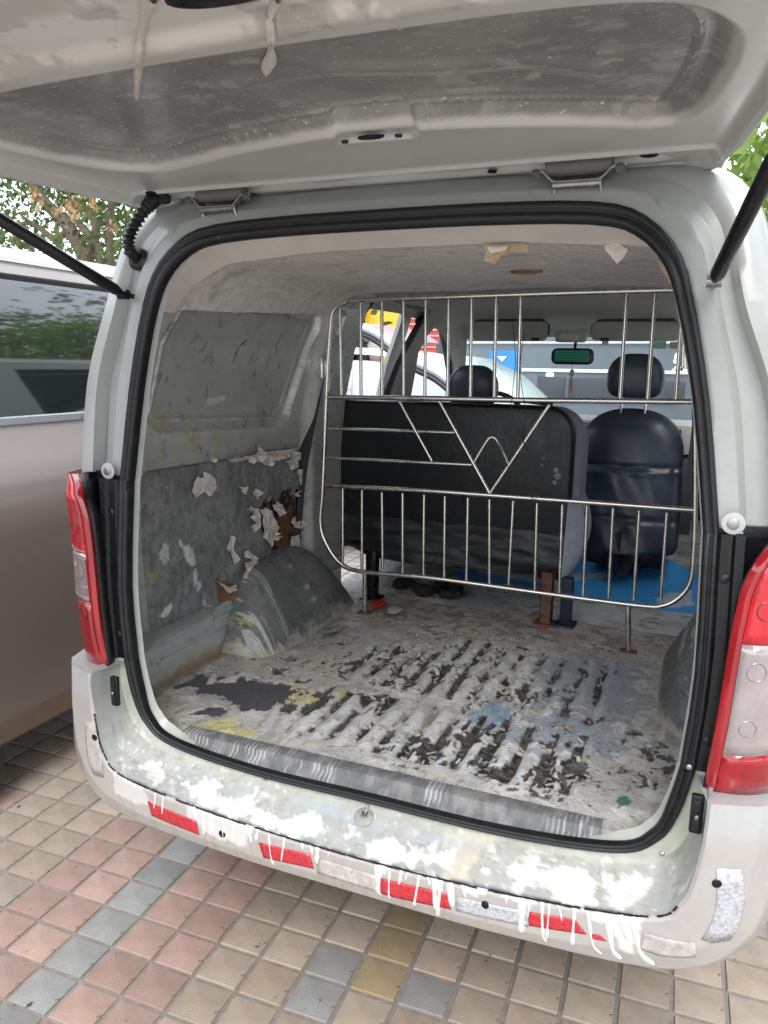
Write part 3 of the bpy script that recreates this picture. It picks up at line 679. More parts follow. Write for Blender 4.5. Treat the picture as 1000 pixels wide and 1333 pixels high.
# ------------------------------------------------------------------ cargo floor
FZ = .66
xs = np.arange(-.77, .7701, .0034); ys = np.arange(.035, 1.36, .0034)
X, Y = np.meshgrid(xs, ys, indexing='ij'); x = X.ravel(); y = Y.ravel()
keep = None
def floor_fields(x, y):
    def P(pts): return [AZ(*p, FZ)[:2] for p in pts]
    n1 = fb(x, y, 9, 5, 3); n2 = fb(x, y, 32, 5, 8); n3 = fb(x * 2.2, y * .8, 26, 5, 15); n4 = fb(x, y, 90, 4, 21); n5 = fb(x, y, 4, 4, 33)
    warp = (fb(x, y, 12, 3, 60) - .5) * .018
    g = np.cos(2 * np.pi * (x + warp * .5 - .013) / .066)                                  # 1 in a groove
    bank = np.maximum(ss(.13, .19, y + warp * 2) * ss(.50, .44, y + warp * 2), ss(.50, .56, y + warp * 2) * ss(1.06, .98, y + warp * 3 + (x < -.1) * .15))
    bank = bank * ss(-.40, -.30, x + warp * 2 + .18 * ss(.5, .2, y) * 0) * ss(.47, .42, x)
    groove = ss(.25, .75, g) * bank
    # how much the coating has broken away in the grooves
    brk = groove * .52 + (n3 - .5) * 1.5 + (fb(x, y, 6, 4, 71) - .5) * 1.9 + (n2 - .5) * .5
    hole = ss(.30, .36, brk) * ss(.3, .5, bank) * (.65 + .35 * ss(.4, .6, n2))
    # big black patches on the left, cracks
    for pts, w in (([(232, 893), (262, 878), (285, 886), (315, 882), (352, 885), (388, 893), (360, 915), (320, 925), (290, 912), (262, 900)], 1), ([(250, 928), (275, 922), (300, 930), (285, 938)], .9), ([(390, 925), (420, 905), (432, 910), (400, 940)], .9), ([(355, 912), (375, 905), (372, 916)], .9), ([(368, 925), (382, 905), (388, 915), (378, 932)], .9)):
        d = psd(x, y, P(pts)) + (fb(x, y * .7, 24, 5, 91) - .5) * .11; hole = np.maximum(hole, ss(-.002, .004, d) * .8)
    for line, wd in (([(490, 860), (515, 852), (545, 858), (570, 870), (590, 868), (612, 864)], .007), ([(560, 820), (640, 834), (700, 828), (756, 842)], .006), ([(455, 806), (520, 810), (560, 815)], .006), ([(585, 800), (640, 802), (690, 812)], .005), ([(700, 905), (672, 925), (640, 975)], .006), ([(640, 880), (600, 925)], .005), ([(768, 838), (800, 850)], .008)):
        d = lsd(x + (n2 - .5) * .05, y + (n4 - .5) * .05, P(line)); hole = np.maximum(hole, ss(wd, wd * .5, d))
    misc = ss(.60, .64, n2 * .6 + n3 * .45) * ss(.40, .60, n5) * ss(1.25, 1.1, y) * ss(.07, .14, y)
    hole = np.maximum(hole, misc * .7)
    return n1, n2, n3, n4, n5, g, bank, groove, hole, P
n1, n2, n3, n4, n5, g_, bank, groove, hole, PF = floor_fields(x, y)
c = np.tile(np.array([.64, .615, .57]), (len(x), 1))
c = mixc(c, (.74, .715, .665), ss(.5, .62, n1) * .8)
c = mixc(c, (.46, .46, .47), ss(.48, .64, fb(x, y, 14, 5, 101)) * .55)
c = mixc(c, (.74, .75, .76), bank * ss(.2, -.6, g_) * ss(.36, .50, n2) * .85)
c = mixc(c, (.20, .18, .155), groove * ss(.38, .55, n3 * .6 + n2 * .4) * .75)                     # worn grey tops of the ribs
c = mixc(c, (.36, .33, .28), ss(.55, .68, n3) * .6)
c = mixc(c, (.40, .33, .28), ss(.9, 1.2, y + (n1 - .5) * .3) * .6)
c = mixc(c, (.24, .20, .165), ss(.9, 1.1, y + (n5 - .5) * .5) * ss(.45, .60, n2) * .8)
left = ss(-.30, -.5, x) 
c = mixc(c, (.22, .225, .235), left * ss(.53, .60, n1 + (n4 - .5) * .1) * .5)
def blot(c, pts, col, w, amp=.06, f=22, soft=.004, seed=0):
    d = psd(x, y, PF(pts)) + (fb(x, y, f, 5, 200 + seed) - .5) * amp
    return mixc(c, col, ss(-soft, soft, d) * w)
c = blot(c, [(640, 940), (720, 925), (800, 940), (838, 965), (800, 985), (700, 975), (640, 965)], (.20, .26, .35), .6, .22, 34, .02, 1)
c = blot(c, [(700, 850), (760, 852), (836, 870), (836, 930), (740, 930), (690, 905)], (.24, .29, .36), .6, .24, 34, .02, 2)
c = blot(c, [(605, 925), (650, 912), (670, 930), (640, 960), (612, 950)], (.16, .29, .44), .65, .12, 36, .012, 3)
c = blot(c, [(700, 990), (760, 980), (850, 1010), (850, 1060), (760, 1040)], (.34, .33, .32), .6, .12, 22, .02, 4)
c = blot(c, [(225, 950), (300, 935), (330, 955), (300, 972), (240, 962)], (.62, .56, .20), .7, .06, 30, .008, 5)
c = blot(c, [(340, 905), (370, 888), (420, 905), (460, 898), (440, 912), (390, 918), (360, 918)], (.58, .54, .14), .65, .09, 30, .006, 6)
c = blot(c, [(265, 955), (300, 950), (310, 964), (285, 968)], (.80, .76, .36), .8, .03, 40, .004, 7)
c = blot(c, [(800, 1040), (815, 1034), (822, 1046), (806, 1050)], (.03, .16, .08), .9, .02, 60, .002, 8)
c = blot(c, [(310, 865), (400, 850), (450, 830), (500, 880), (430, 900), (350, 880)], (.55, .50, .44), .6, .1, 20, .02, 9)
hc = np.tile(np.array([.030, .026, .023]), (len(x), 1)); hc = mixc(hc, (.095, .075, .06), ss(.50, .64, n2)); hc = mixc(hc, (.13, .13, .14), ss(.55, .6, n4)); hc = mixc(hc, (.10, .10, .115), ss(-.25, -.4, x) * .9)
edge = ss(.15, .5, hole) * ss(.85, .5, hole)
c = mixc(c, (.66, .63, .57), edge * .5 * ss(.4, .6, n4))
c = c * (1 - ss(.3, .7, hole)[:, None]) + hc * ss(.3, .7, hole)[:, None]
c = mixc(c, (.16, .135, .11), ss(.66, .76, fb(x, y, 60, 5, 311)) * .6)
rusty = ss(.02, .0, np.abs(np.abs(x) - .755) - .0 + (n4 - .5) * .03)
c = mixc(c, (.20, .13, .08), rusty * .6)
z = FZ + .0048 * bank * (-g_) + (n1 - .5) * .006 + (n2 - .5) * .0028 * (1 - .5 * bank) + (n4 - .5) * .0012 - .0045 * ss(.2, .7, hole) + edge * .0035 * (n3 > .5)
fl = mesh_obj('cargo_floor', np.stack([x, y, z], 1), grid(len(xs), len(ys)), vpaint, van, 180, c)
# curled chips of the broken coating
chips = MB(); rs = random.Random(5); cand = np.where((edge > .3) & (np.abs(x) < .6))[0]
for _ in range(260):
    i = rs.choice(cand); a = rs.uniform(0, 6.28); l = rs.uniform(.004, .013); w_ = l * rs.uniform(.3, .7); hh = rs.uniform(.001, .006)
    ca, sa = math.cos(a), math.sin(a); q = np.array([x[i], y[i], z[i] + .002])
    pt = lambda u, v, h: q + np.array([ca * u - sa * v, sa * u + ca * v, h])
    chips.add([pt(-l, -w_, 0), pt(0, -w_ * 1.1, hh * .6), pt(l, -w_ * .6, hh * 1.6), pt(l * .9, w_ * .7, hh * 1.5), pt(0, w_, hh * .5), pt(-l, w_ * .8, 0)], [(0, 1, 4, 5), (1, 2, 3, 4)])
chips.build('paint_flake', mat('paint_flake', (.50, .47, .42), .6, 0, .3, 30), fl, smooth=0, kind='stuff')
# front part of the floor with the blue paint
xs2 = np.arange(-.77, .7701, .009); ys2 = np.arange(1.355, 3.0, .009); X, Y = np.meshgrid(xs2, ys2, indexing='ij'); x2 = X.ravel(); y2 = Y.ravel(); x, y = x2, y2
n1 = fb(x, y, 7, 5, 3); n2 = fb(x, y, 26, 5, 8)
c = np.tile(np.array([.46, .46, .465]), (len(x), 1)); c = mixc(c, (.62, .62, .61), ss(.48, .6, n1)); c = mixc(c, (.14, .12, .10), ss(.60, .68, n2) * .7)
blue = (.05, .42, .95)
c = blot(c, [(738, 715), (800, 715), (870, 728), (915, 750), (915, 800), (870, 796), (800, 786), (738, 778)], blue, .97, .03, 14, .008, 20)
c = blot(c, [(590, 742), (640, 738), (690, 748), (700, 762), (640, 762), (600, 756)], blue, .9, .16, 16, .006, 21)
c = blot(c, [(740, 748), (790, 744), (788, 752), (745, 757)], (.6, .66, .7), .7, .04, 30, .004, 22)
c = blot(c, [(850, 778), (900, 768), (902, 790), (862, 792)], (.72, .74, .76), .8, .06, 30, .004, 23)
c = blot(c, [(740, 780), (800, 790), (860, 800), (820, 810), (740, 800)], (.66, .67, .67), .7, .05, 20, .006, 24)
z2 = FZ + (n1 - .5) * .008
mesh_obj('cabin_floor', np.stack([x, y, z2], 1), grid(len(xs2), len(ys2)), vpaint, van, 180, c)
# sill trim strip at the tail
A0, A1 = AZ(232, 957, FZ)[:2], AZ(778, 1090, FZ)[:2]
sx = np.arange(-.535, .505, .0022); prof = [(.010, .636), (.020, .648), (.036, .655), (.040, .668), (.044, .670), (.066, .671), (.080, .670), (.083, .662)]
V = []; cc = []
for q in sx:
    rg = .0005 * math.sin(q * 560)
    for k, (yy, zz) in enumerate(prof):
        V.append((q, yy - .004, zz + (rg if 3 < k < 7 else 0)))
V = np.array(V); tn = fb(V[:, 0] * 1.2, V[:, 1], 30, 4, 5); tc_ = np.tile(np.array([.15, .15, .155]), (len(V), 1)); tc_ = mixc(tc_, (.27, .26, .25), ss(.46, .66, tn) * .7)
tc_ = mixc(tc_, (.60, .60, .60), ss(.10, .5, np.sin(V[:, 0] * 560)) * ss(.50, .60, fb(V[:, 0], V[:, 1], 34, 4, 9)) * ss(.50, .60, fb(V[:, 0], V[:, 1] * .2, 7, 2, 2)) * .5)
mesh_obj('sill_trim', V, grid(len(sx), len(prof)), vboard, van, 50, tc_)
# white lip between the floor and the seal
m_ = MB(); a_ = [np.array(p) for p in (lambda r: [q for q in r if q[2] < 1.0])(dense(off_in(S, .03, .02)))]

# ------------------------------------------------------------------ cargo side walls
def side_wall(s):
    ys = np.arange(.05, 1.40, .0045); zs = np.arange(FZ - .01, 1.90, .0045); Yg, Zg = np.meshgrid(ys, zs, indexing='ij'); y = Yg.ravel(); z = Zg.ravel()
    d = np.zeros(len(y))
    def Pw(pts): return [AW(*p)[1:] for p in pts]
    # stamped blank where a window would be
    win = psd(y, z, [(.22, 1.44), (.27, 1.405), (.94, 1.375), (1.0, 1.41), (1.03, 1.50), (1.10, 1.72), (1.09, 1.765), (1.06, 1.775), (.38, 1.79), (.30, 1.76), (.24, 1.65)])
    d += .026 * ss(-.005, .005, win) - .007 * ss(.028, .031, win) * ss(.044, .041, win) 
    d += .008 * ss(.0, .010, np.abs(z - 1.835) * 0 + .012 - np.abs(z - 1.835))
    d += .007 * ss(.0, .012, .010 - np.abs(z - 1.79)) * ss(.4, .2, y)
    sw = psd(y, z, [(.16, .70), (.62, .70), (.62, .80), (.16, .80)]); d += -.008 * ss(0, .01, .012 - np.abs(z - .755)) - .008 * ss(0, .01, .012 - np.abs(z - .80))
    cp = ss(1.09, 1.15, y); d += -.035 * cp                                                         # pillar comes forward
    for yy, zz in ((1.19, 1.735), (1.205, 1.53)):
        q = np.maximum(np.abs(y - yy) / .018, np.abs(z - zz) / .038); d += .014 * ss(1.1, .8, q) - .006 * ss(1.5, 1.15, q) * ss(.95, 1.15, q)
    edge_ = ss(.20, .05, y)
    xw = np.interp(z, WZ, WXV) + d - .10 * edge_ ** 1.3 * np.interp(z, [.6, 1.2, 1.6, 1.9], [1, .9, 1.1, .9])
    n1 = fb(y, z, 8, 5, 2); n2 = fb(y, z, 40, 4, 6)
    c = np.tile(np.array([.64, .645, .635]), (len(y), 1))
    c = mixc(c, (.44, .45, .445), ss(0, .006, win) * .9); c = mixc(c, (.54, .55, .545), ss(.42, .66, n1) * .5)  # recess floor painted darker so that it reads as deeper
    c = mixc(c, (.74, .74, .73), (ss(.006, .002, np.abs(win)) + ss(.005, .002, np.abs(win - .030))) * ss(.40, .55, n2) * .7); c = mixc(c, (.20, .20, .20), ss(.004, .001, np.abs(win - .036)) * .6)  # painted highlight and shade lines along the recess edges
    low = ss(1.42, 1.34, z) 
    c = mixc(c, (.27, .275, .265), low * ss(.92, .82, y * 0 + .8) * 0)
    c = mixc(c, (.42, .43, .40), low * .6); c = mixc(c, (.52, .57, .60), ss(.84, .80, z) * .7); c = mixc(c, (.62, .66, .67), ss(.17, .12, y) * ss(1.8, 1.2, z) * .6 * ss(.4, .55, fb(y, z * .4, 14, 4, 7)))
    scr = fb(y * 3, z * .35, 30, 4, 12); c = mixc(c, (.50, .51, .50), ss(.60, .66, scr) * .35)
    c = mixc(c, (.50, .50, .22), ss(.58, .64, fb(y * 2, z * .5, 22, 4, 19)) * ss(1.52, 1.42, z) * ss(1.28, 1.36, z) * ss(.75, .5, y) * .7)
    c = mixc(c, (.16, .16, .16), ss(.70, .78, fb(y, z * .6, 40, 5, 29)) * .6)
    c = mixc(c, (.72, .72, .68), ss(.012, .008, lsd(y, z, Pw([(281, 524), (300, 519)])) + (n2 - .5) * .01))
    c = mixc(c, (.03, .03, .03), ss(.004, .002, lsd(y + (n2 - .5) * .02, z, Pw([(313, 470), (320, 453), (330, 443)]))))
    c = mixc(c, (.62, .62, .60), cp * .6)
    c = mixc(c, (.50, .46, .40), ss(.74, .70, z + (n1 - .5) * .1) * .7); c = mixc(c, (.30, .20, .12), ss(.70, .675, z + (n2 - .5) * .05) * .7)
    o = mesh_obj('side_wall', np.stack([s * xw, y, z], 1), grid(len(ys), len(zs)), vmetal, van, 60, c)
    return o
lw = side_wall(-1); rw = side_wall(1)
# the worn board panel on the left wall and its torn paper
BD = [AW(*p, off=.012)[1:] for p in [(189, 622), (196, 614), (300, 598), (380, 584), (388, 588), (392, 640), (396, 700), (385, 745), (345, 770), (292, 786), (206, 831), (199, 815), (190, 720)]]
ys = np.arange(.17, 1.16, .0042); zs = np.arange(.79, 1.31, .0042); Yg, Zg = np.meshgrid(ys, zs, indexing='ij'); y = Yg.ravel(); z = Zg.ravel()
dd = psd(y, z, BD)
n1 = fb(y, z, 10, 5, 2); n2 = fb(y, z, 40, 5, 6); n3 = fb(y * 2, z, 26, 4, 16)
c = np.tile(np.array([.175, .178, .18]), (len(y), 1)); c = mixc(c, (.25, .255, .26), ss(.40, .62, n1) * .6); c = mixc(c, (.10, .10, .105), ss(.50, .70, n3) * .55)
c = mixc(c, (.34, .34, .34), ss(.60, .78, fb(y, z, 26, 5, 23)) * .35)
def wb(c, pts, col, w, amp=.03, f=40, soft=.002, sd_=0):
    d = psd(y, z, [AW(*p, off=.012)[1:] for p in pts]) + (fb(y, z, f, 5, 400 + sd_) - .5) * amp; return mixc(c, col, ss(-soft, soft, d) * w)
c = wb(c, [(208, 708), (216, 706), (219, 730), (213, 737), (207, 722)], (.56, .58, .60), .8, sd_=1)
c = wb(c, [(234, 706), (245, 708), (253, 722), (252, 736), (240, 728)], (.58, .59, .60), .9, sd_=2)
c = wb(c, [(250, 742), (256, 745), (263, 772), (255, 770)], (.58, .59, .60), .8, .05, sd_=3)
c = wb(c, [(208, 800), (222, 786), (224, 794), (212, 806)], (.66, .66, .66), .9, sd_=4)
c = wb(c, [(264, 783), (276, 790), (274, 797), (268, 793)], (.60, .60, .60), .8, sd_=5)
c = wb(c, [(192, 745), (205, 744), (203, 756), (194, 758)], (.34, .34, .14), .6, .04, sd_=6)
hole_ = psd(y, z, [AW(*p, off=.012)[1:] for p in [(340, 650), (378, 640), (392, 660), (394, 712), (360, 730), (344, 700)]]) + (fb(y, z, 22, 4, 77) - .5) * .13
c = mixc(c, (.17, .075, .035), ss(0, .004, hole_)); c = mixc(c, (.02, .018, .018), ss(.42, .52, fb(y, z, 24, 3, 93)) * ss(0, .004, hole_))
h2 = psd(y, z, [AW(*p, off=.012)[1:] for p in [(280, 752), (300, 760), (312, 770), (292, 792), (284, 780)]]) + (fb(y, z, 30, 4, 79) - .5) * .03
c = mixc(c, (.24, .12, .055), ss(-.002, .003, h2))
hmax = .014 + (n1 - .5) * .006 + (n2 - .5) * .003 - .010 * ss(0, .004, np.maximum(hole_, h2))
xw = np.interp(z, WZ, WXV) - hmax + .022 * ss(.002, -.004, dd)
G = grid(len(ys), len(zs)); inside = (dd > -.006); Gk = G[inside[G].all(1)]
board = mesh_obj('wall_board', np.stack([-xw, y, z], 1), Gk, vboard2, van, 60, c)
paper = mat('torn_paper', (.60, .56, .52), .8, 0, .1, 30, bump=.2); rs = random.Random(9)
def torn(pts, hgt=.012):
    P = [AW(*p, off=.020) for p in pts]; ctr_ = sum(P) / len(P); V = [ctr_ + np.array([.002, 0, 0])]; k = len(P)
    pp = []
    for a, b in zip(P, P[1:] + P[:1]):
        pp.append(a)
        L_ = np.linalg.norm(b - a); m = max(1, int(L_ / .012))
        for t in range(1, m): q = a + (b - a) * t / m; pp.append(q + np.array([0, rs.uniform(-.003, .003), rs.uniform(-.003, .003)]))
    for q in pp:
        V.append(q + np.array([rs.uniform(0, hgt), 0, 0]))
    n = len(pp); F = [(0, 1 + i, 1 + (i + 1) % n) for i in range(n)]
    o = mesh_obj('torn_paper', V, F, paper, board, 0); sm = o.modifiers.new('t', 'SOLIDIFY'); sm.thickness = .0012
for pts in ([(250, 628), (254, 620), (262, 622), (264, 614), (272, 618), (279, 624), (281, 634), (276, 642), (270, 646), (262, 640), (254, 648), (250, 640)],
            [(311, 633), (322, 634), (318, 644), (315, 640)], [(292, 598), (330, 592), (345, 592), (340, 602), (318, 598), (300, 601)],
            [(328, 664), (334, 661), (338, 676), (335, 688), (330, 680)], [(298, 697), (304, 699), (303, 712), (309, 728), (303, 735), (300, 722), (294, 715)],
            [(316, 732), (330, 729), (339, 733), (332, 745), (320, 742)], [(282, 757), (295, 766), (306, 760), (308, 768), (296, 772)],
            [(340, 672), (354, 668), (362, 690), (352, 712), (342, 700)], [(358, 652), (366, 656), (370, 668), (362, 672), (357, 664)], [(352, 742), (372, 728), (388, 742), (370, 756), (352, 756)],
            [(386, 612), (396, 610), (398, 628), (390, 632)], [(372, 600), (384, 597), (388, 606), (378, 612)], [(330, 590), (384, 584), (386, 594), (352, 600)], [(376, 700), (388, 695), (390, 716), (380, 722)]):
    torn(pts)
rs = random.Random(77)
for _ in range(26):
    cx_, cy_ = rs.uniform(318, 394), rs.uniform(640, 752)
    if _ > 18: cx_, cy_ = rs.uniform(270, 392), rs.uniform(588, 606)
    k = rs.randint(4, 7); r0 = rs.uniform(3, 9); torn([(cx_ + r0 * rs.uniform(.5, 1.2) * math.cos(2 * math.pi * i / k), cy_ + r0 * rs.uniform(.6, 1.5) * math.sin(2 * math.pi * i / k)) for i in range(k)], .022)
# light rim strip between the seal and the wall, and the beige headliner edge
lip = [np.array(p, float) for p in off_in(S, .034, .02)]
def strip(name, i0, i1, inner, m, k=8, mirror_=True, crv=None):
    pass
# headliner: outer edge at the seal, inner crease deeper in, then the board going forward
ho = [(.545, .035, 1.735), (.557,.04,1.775), (.522,.05,1.825), (.47,.06,1.862), (.40,.068,1.878), (.24,.072,1.887), (0,.072,1.889)]
ho = [(.600,.03,1.70), (.570,.035,1.765), (.528,.045,1.828), (.475,.055,1.858), (.40,.062,1.878), (.24,.068,1.884), (0,.068,1.886)]
hm = [(.640,.14,1.715), (.602,.14,1.775), (.548,.14,1.838), (.49,.14,1.862), (.41,.14,1.878), (.24,.14,1.882), (0,.14,1.884)]
hi = [(.672,.25,1.722), (.628,.25,1.775), (.56,.25,1.815), (.50,.25,1.838), (.41,.25,1.846), (.24,.25,1.858), (0,.25,1.860)]
hj = [(.680,.27,1.73), (.635,.28,1.79), (.575,.29,1.832), (.51,.30,1.848), (.41,.30,1.852), (.24,.30,1.860), (0,.30,1.862)]
hk = [(.668,1.16,1.775), (.640,1.16,1.79), (.58,1.16,1.832), (.51,1.16,1.845), (.41,1.16,1.848), (.24,1.16,1.849), (0,1.16,1.850)]
def arch6(h, k=12):
    h = [np.array(p, float) for p in h]; return cr(h + [p * np.array([-1, 1, 1]) for p in h[::-1]][1:], k)
A_ = [np.array(arch6(h)) for h in (ho, hm, hi, hj, hk)]
m_ = MB(); m_.loft([list(A_[0]), list((A_[0] + A_[1]) / 2 + np.array([0, 0, .002])), list(A_[1]), list(A_[2])], closed=False)
m_.build('headliner_edge', liner, van, smooth=80)
rowsA = []
for t in np.linspace(0, 1, 40): rowsA.append(A_[3] * (1 - t) + A_[4] * t)
V = np.array([A_[2]] + rowsA); sh = V.shape; V = V.reshape(-1, 3); x, y, z = V.T
n1 = fb(x, y, 5, 5, 3); n2 = fb(x * .4, y, 16, 4, 8)
c = np.tile(np.array([.70, .665, .64]), (len(x), 1)); c = mixc(c, (.62, .58, .55), ss(.45, .65, n1) * .5); c = mixc(c, (.40, .37, .35), ss(.68, .78, n2) * .4); c = mixc(c, (.24, .22, .20), ss(.70, .78, fb(x * .5, y, 30, 5, 81)) * .5)
V[:, 2] += (n1 - .5) * .012 * (y > .3)
headl = mesh_obj('headliner', V, grid(sh[0], sh[1]), vboard, van, 80, c)
foam = mat('torn_foam', (.55, .42, .26), .9, 0, .2, 40, bump=.5)
def flap(pts, m, yoff=.25, h=.006, par=None):
    P = [AY(*p, yoff) for p in pts]; ctr_ = sum(P) / len(P); V = [ctr_ + np.array([0, -.010, 0])]; V += [p + np.array([0, -.004 - rs.uniform(0, h), 0]) for p in P]; n = len(P)
    o = mesh_obj('torn_flap', V, [(0, 1 + i, 1 + (i + 1) % n) for i in range(n)], m, par or headl, 0); sm = o.modifiers.new('t', 'SOLIDIFY'); sm.thickness = .003
flap([(629, 318), (650, 319), (680, 317), (688, 320), (690, 330), (678, 326), (660, 330), (650, 334), (645, 344), (632, 340), (634, 326)], foam)
flap([(636, 322), (662, 322), (660, 327), (640, 330)], liner, .235)
flap([(788, 320), (806, 318), (818, 326), (812, 336), (804, 344), (796, 334), (788, 326)], liner)
flap([(664, 354), (680, 350), (696, 354), (708, 351), (706, 356), (688, 357), (668, 357)], mat('brown_board', (.22, .13, .07), .9), .7)
flap([(855, 338), (866, 348), (878, 362), (888, 378), (882, 379), (872, 368), (862, 352)], foam, .12)
# ------------------------------------------------------------------ wheel arches
def warch(s):
    U = np.linspace(0, np.pi, 260); W = np.linspace(0, np.pi / 2, 110); V = []
    def sp(c, e): return np.sign(c) * abs(c) ** e
    for a in U:
        for b in W:
            h = sp(math.sin(b), .80); R = abs(math.cos(b)) ** .42 * (1 - .36 * h)
            V.append((s * (.778 - .208 * sp(math.sin(a), .34) * R * (1 - .12 * h)), .925 - .05 * h - .372 * sp(math.cos(a), .50) * R, .648 + .285 * h - .03 * h * sp(math.sin(a), .5) * R))
    V = np.array(V); x, y, z = V.T; n1 = fb(y, z + x, 8, 5, 5); n2 = fb(y, z + x, 40, 4, 9)
    V[:, 2] += (n1 - .5) * .010
    c = np.tile(np.array([.145, .147, .145]), (len(x), 1)); c = mixc(c, (.20, .205, .20), ss(.48, .6, n1) * .7); c = mixc(c, (.07, .07, .07), ss(.62, .68, n2) * .6)
    if s < 0:
        run_ = fb(y * 3, (z * .2 + x * .4), 26, 4, 51); m = ss(.56, .60, run_) * ss(.74, .64, y + (n1 - .5) * .1)
        c = mixc(c, (.50, .48, .16), m * .7 * (ss(.42, .55, fb(y, x, 9, 3, 3)))); c = mixc(c, (.55, .55, .53), ss(.60, .64, fb(y * 3, z * .25 + x * .5, 30, 4, 57)) * ss(.76, .66, y) * .8)
        c = mixc(c, (.50, .49, .46), ss(.0035, .002, lsd(y + (n2 - .5) * .015, z, [(.86, .90), (.90, .84), (.93, .78), (.92, .69)])) * .8)
        c = mixc(c, (.52, .52, .48), ss(.55, .60, n2) * ss(.72, .68, z) * .7)
    else:
        c = mixc(c, (.50, .50, .48), ss(.60, .64, fb(y * .6, z * 2, 22, 4, 58)) * ss(.75, .8, z) * .7)
    c = mixc(c, (.42, .38, .30), ss(.685, .665, z + (n2 - .5) * .03) * .7)
    return mesh_obj('wheel_arch', V, grid(260, 110), vboard, van, 80, c)
warch(-1); warch(1)
# ------------------------------------------------------------------ steel cargo grille
CY = 1.13
cage = node('security_grille', van, 'welded stainless steel grille across the cargo space')
def C_(*p): return AY(p[0], p[1], CY)
def bar(pts, r, name='bar', dy=0, smooth_=False, par=None):
    P = [C_(*p) + np.array([0, dy, 0]) for p in pts]
    if smooth_: P = cr(P, 6)
    b = MB(); b.tube(P, r, 10); return b.build(name, steel, par or cage, smooth=50)
frame = [(903, 478), (905, 560), (905, 664), (903, 720), (899, 756), (886, 776), (864, 788), (830, 788), (700, 771), (560, 752), (471, 744), (443, 733), (424, 706), (417, 680), (420, 636), (424, 540), (427, 470), (431, 416), (436, 402), (448, 394), (466, 391), (600, 386), (740, 381), (884, 377)]
bar(frame, .0088, 'outer_frame', smooth_=True)
bar([(884, 377), (890, 380), (892, 400), (889, 478)], .0078, 'outer_frame')
bar([(424, 517), (540, 518), (700, 521), (904, 523)], .0085, 'rail')
bar([(422, 632), (560, 639), (700, 649), (904, 664)], .0085, 'rail')
for t, b_ in (((459, 392), (463, 517)), ((469, 391), (470, 517)), ((497, 389), (497, 517)), ((525, 389), (525, 518)), ((554, 388), (553, 518)), ((584, 386), (582, 519)), ((614, 385), (612, 519)), ((646, 384), (643, 520)), ((678, 383), (674, 521)), ((816, 380), (807, 522)), ((853, 379), (843, 522)), ((889, 384), (880, 523))):
    if t[0] == 459: continue
    bar([t, b_], .0062, dy=.002)
bar([(442, 400), (444, 517)], .0062, dy=.002)
for t, b_ in (((446, 635), (446, 735)), ((471, 638), (471, 742)), ((497, 641), (498, 746)), ((524, 642), (524, 749)), ((552, 644), (551, 752)), ((579, 646), (578, 755)), ((609, 648), (607, 758)), ((637, 650), (637, 760)), ((668, 652), (662, 761)), ((699, 654), (696, 768)), ((732, 657), (728, 772)), ((764, 659), (759, 776)), ((798, 662), (792, 779)), ((832, 665), (825, 782)), ((868, 668), (860, 782))):
    bar([t, b_], .0060, dy=.002)
bar([(427, 558), (592, 563)], .0055); bar([(425, 596), (614, 605)], .0055)
bar([(521, 523), (563, 600)], .0055, dy=-.004); bar([(573, 523), (638, 642)], .0060, dy=-.004); bar([(638, 642), (716, 527)], .0060, dy=-.004)
bar([(616, 604), (626, 587), (635, 573), (641, 569), (647, 573), (654, 587), (663, 607)], .0050, dy=-.002, smooth_=True)
for t, b_ in (((475, 746), (475, 797)), ((818, 788), (818, 846))): bar([t, b_], .0090, 'leg')
for t in ((475, 797), (818, 845)):
    p = C_(*t); b = MB(); b.box((p[0] - .028, p[1] - .02, .656), (p[0] + .028, p[1] + .02, .664)); b.build('foot_plate', mat('rusty_steel', (.20, .11, .07), .8, .2, .3, 50, bump=.3), cage, bevel=.002)
for px, py, s in ((421, 478, -1), (903, 468, 1)):
    p = C_(px, py); b = MB(); b.box((p[0] - .028, p[1] - .012, p[2] - .028), (p[0] + .018, p[1] + .006, p[2] + .028)); b.tube([p + np.array([.0, -.012, -.04]), p + np.array([0, -.012, .04])], .012, 12); b.build('hinge_bracket', steel, cage, bevel=.003)
wire = mat('thin_wire', (.10, .09, .08), .4, .8)
for pts in ([(619, 525), (635, 545), (645, 565), (660, 600), (664, 610), (700, 655)], [(668, 420), (672, 470), (667, 530), (676, 560), (690, 590), (700, 620), (693, 648)], [(684, 430), (678, 480), (685, 540), (682, 575), (700, 600), (706, 620), (700, 640), (697, 656)]):
    b = MB(); b.tube(cr([C_(*p) + np.array([0, -.010, 0]) for p in pts], 6), .0012, 5); b.build('loose_wire', wire, cage)

# ------------------------------------------------------------------ rear bench seen from behind
bench = node('bench_seat', van, 'black vinyl bench with a flat board back, right side panel in grey cloth')
def shell(name, pts, y0, y1, m, par, lean=0., puff=.0, bev=.02, seg=3):
    """rounded slab from an outline in (x,z)"""
    zc = min(p[1] for p in pts)
    b = MB(); b.prism([(x_, y0 + lean * (z_ - zc), z_) for x_, z_ in pts], (0, y1 - y0, 0)); return b.build(name, m, par, bevel=bev, seg=seg, smooth=60)
def rrect(x0, x1, z0, z1, r, n=6, rb=None):
    rb = rb if rb is not None else r; P = []
    for cx, cz, a0, q in ((x1 - r, z1 - r, 0, r), (x0 + r, z1 - r, 90, r), (x0 + rb, z0 + rb, 180, rb), (x1 - rb, z0 + rb, 270, rb)):
        for k in range(n + 1):
            a = math.radians(a0 + 90 * k / n); P.append((cx + q * math.cos(a), cz + q * math.sin(a)))
    return P
bk = shell('backrest', rrect(-.765, .205, .97, 1.455, .105, 9, .02)[:10] + rrect(-.765, .205, .97, 1.455, .04, 5, .02)[6:], 1.40, 1.50, blackv, bench, bev=.016)
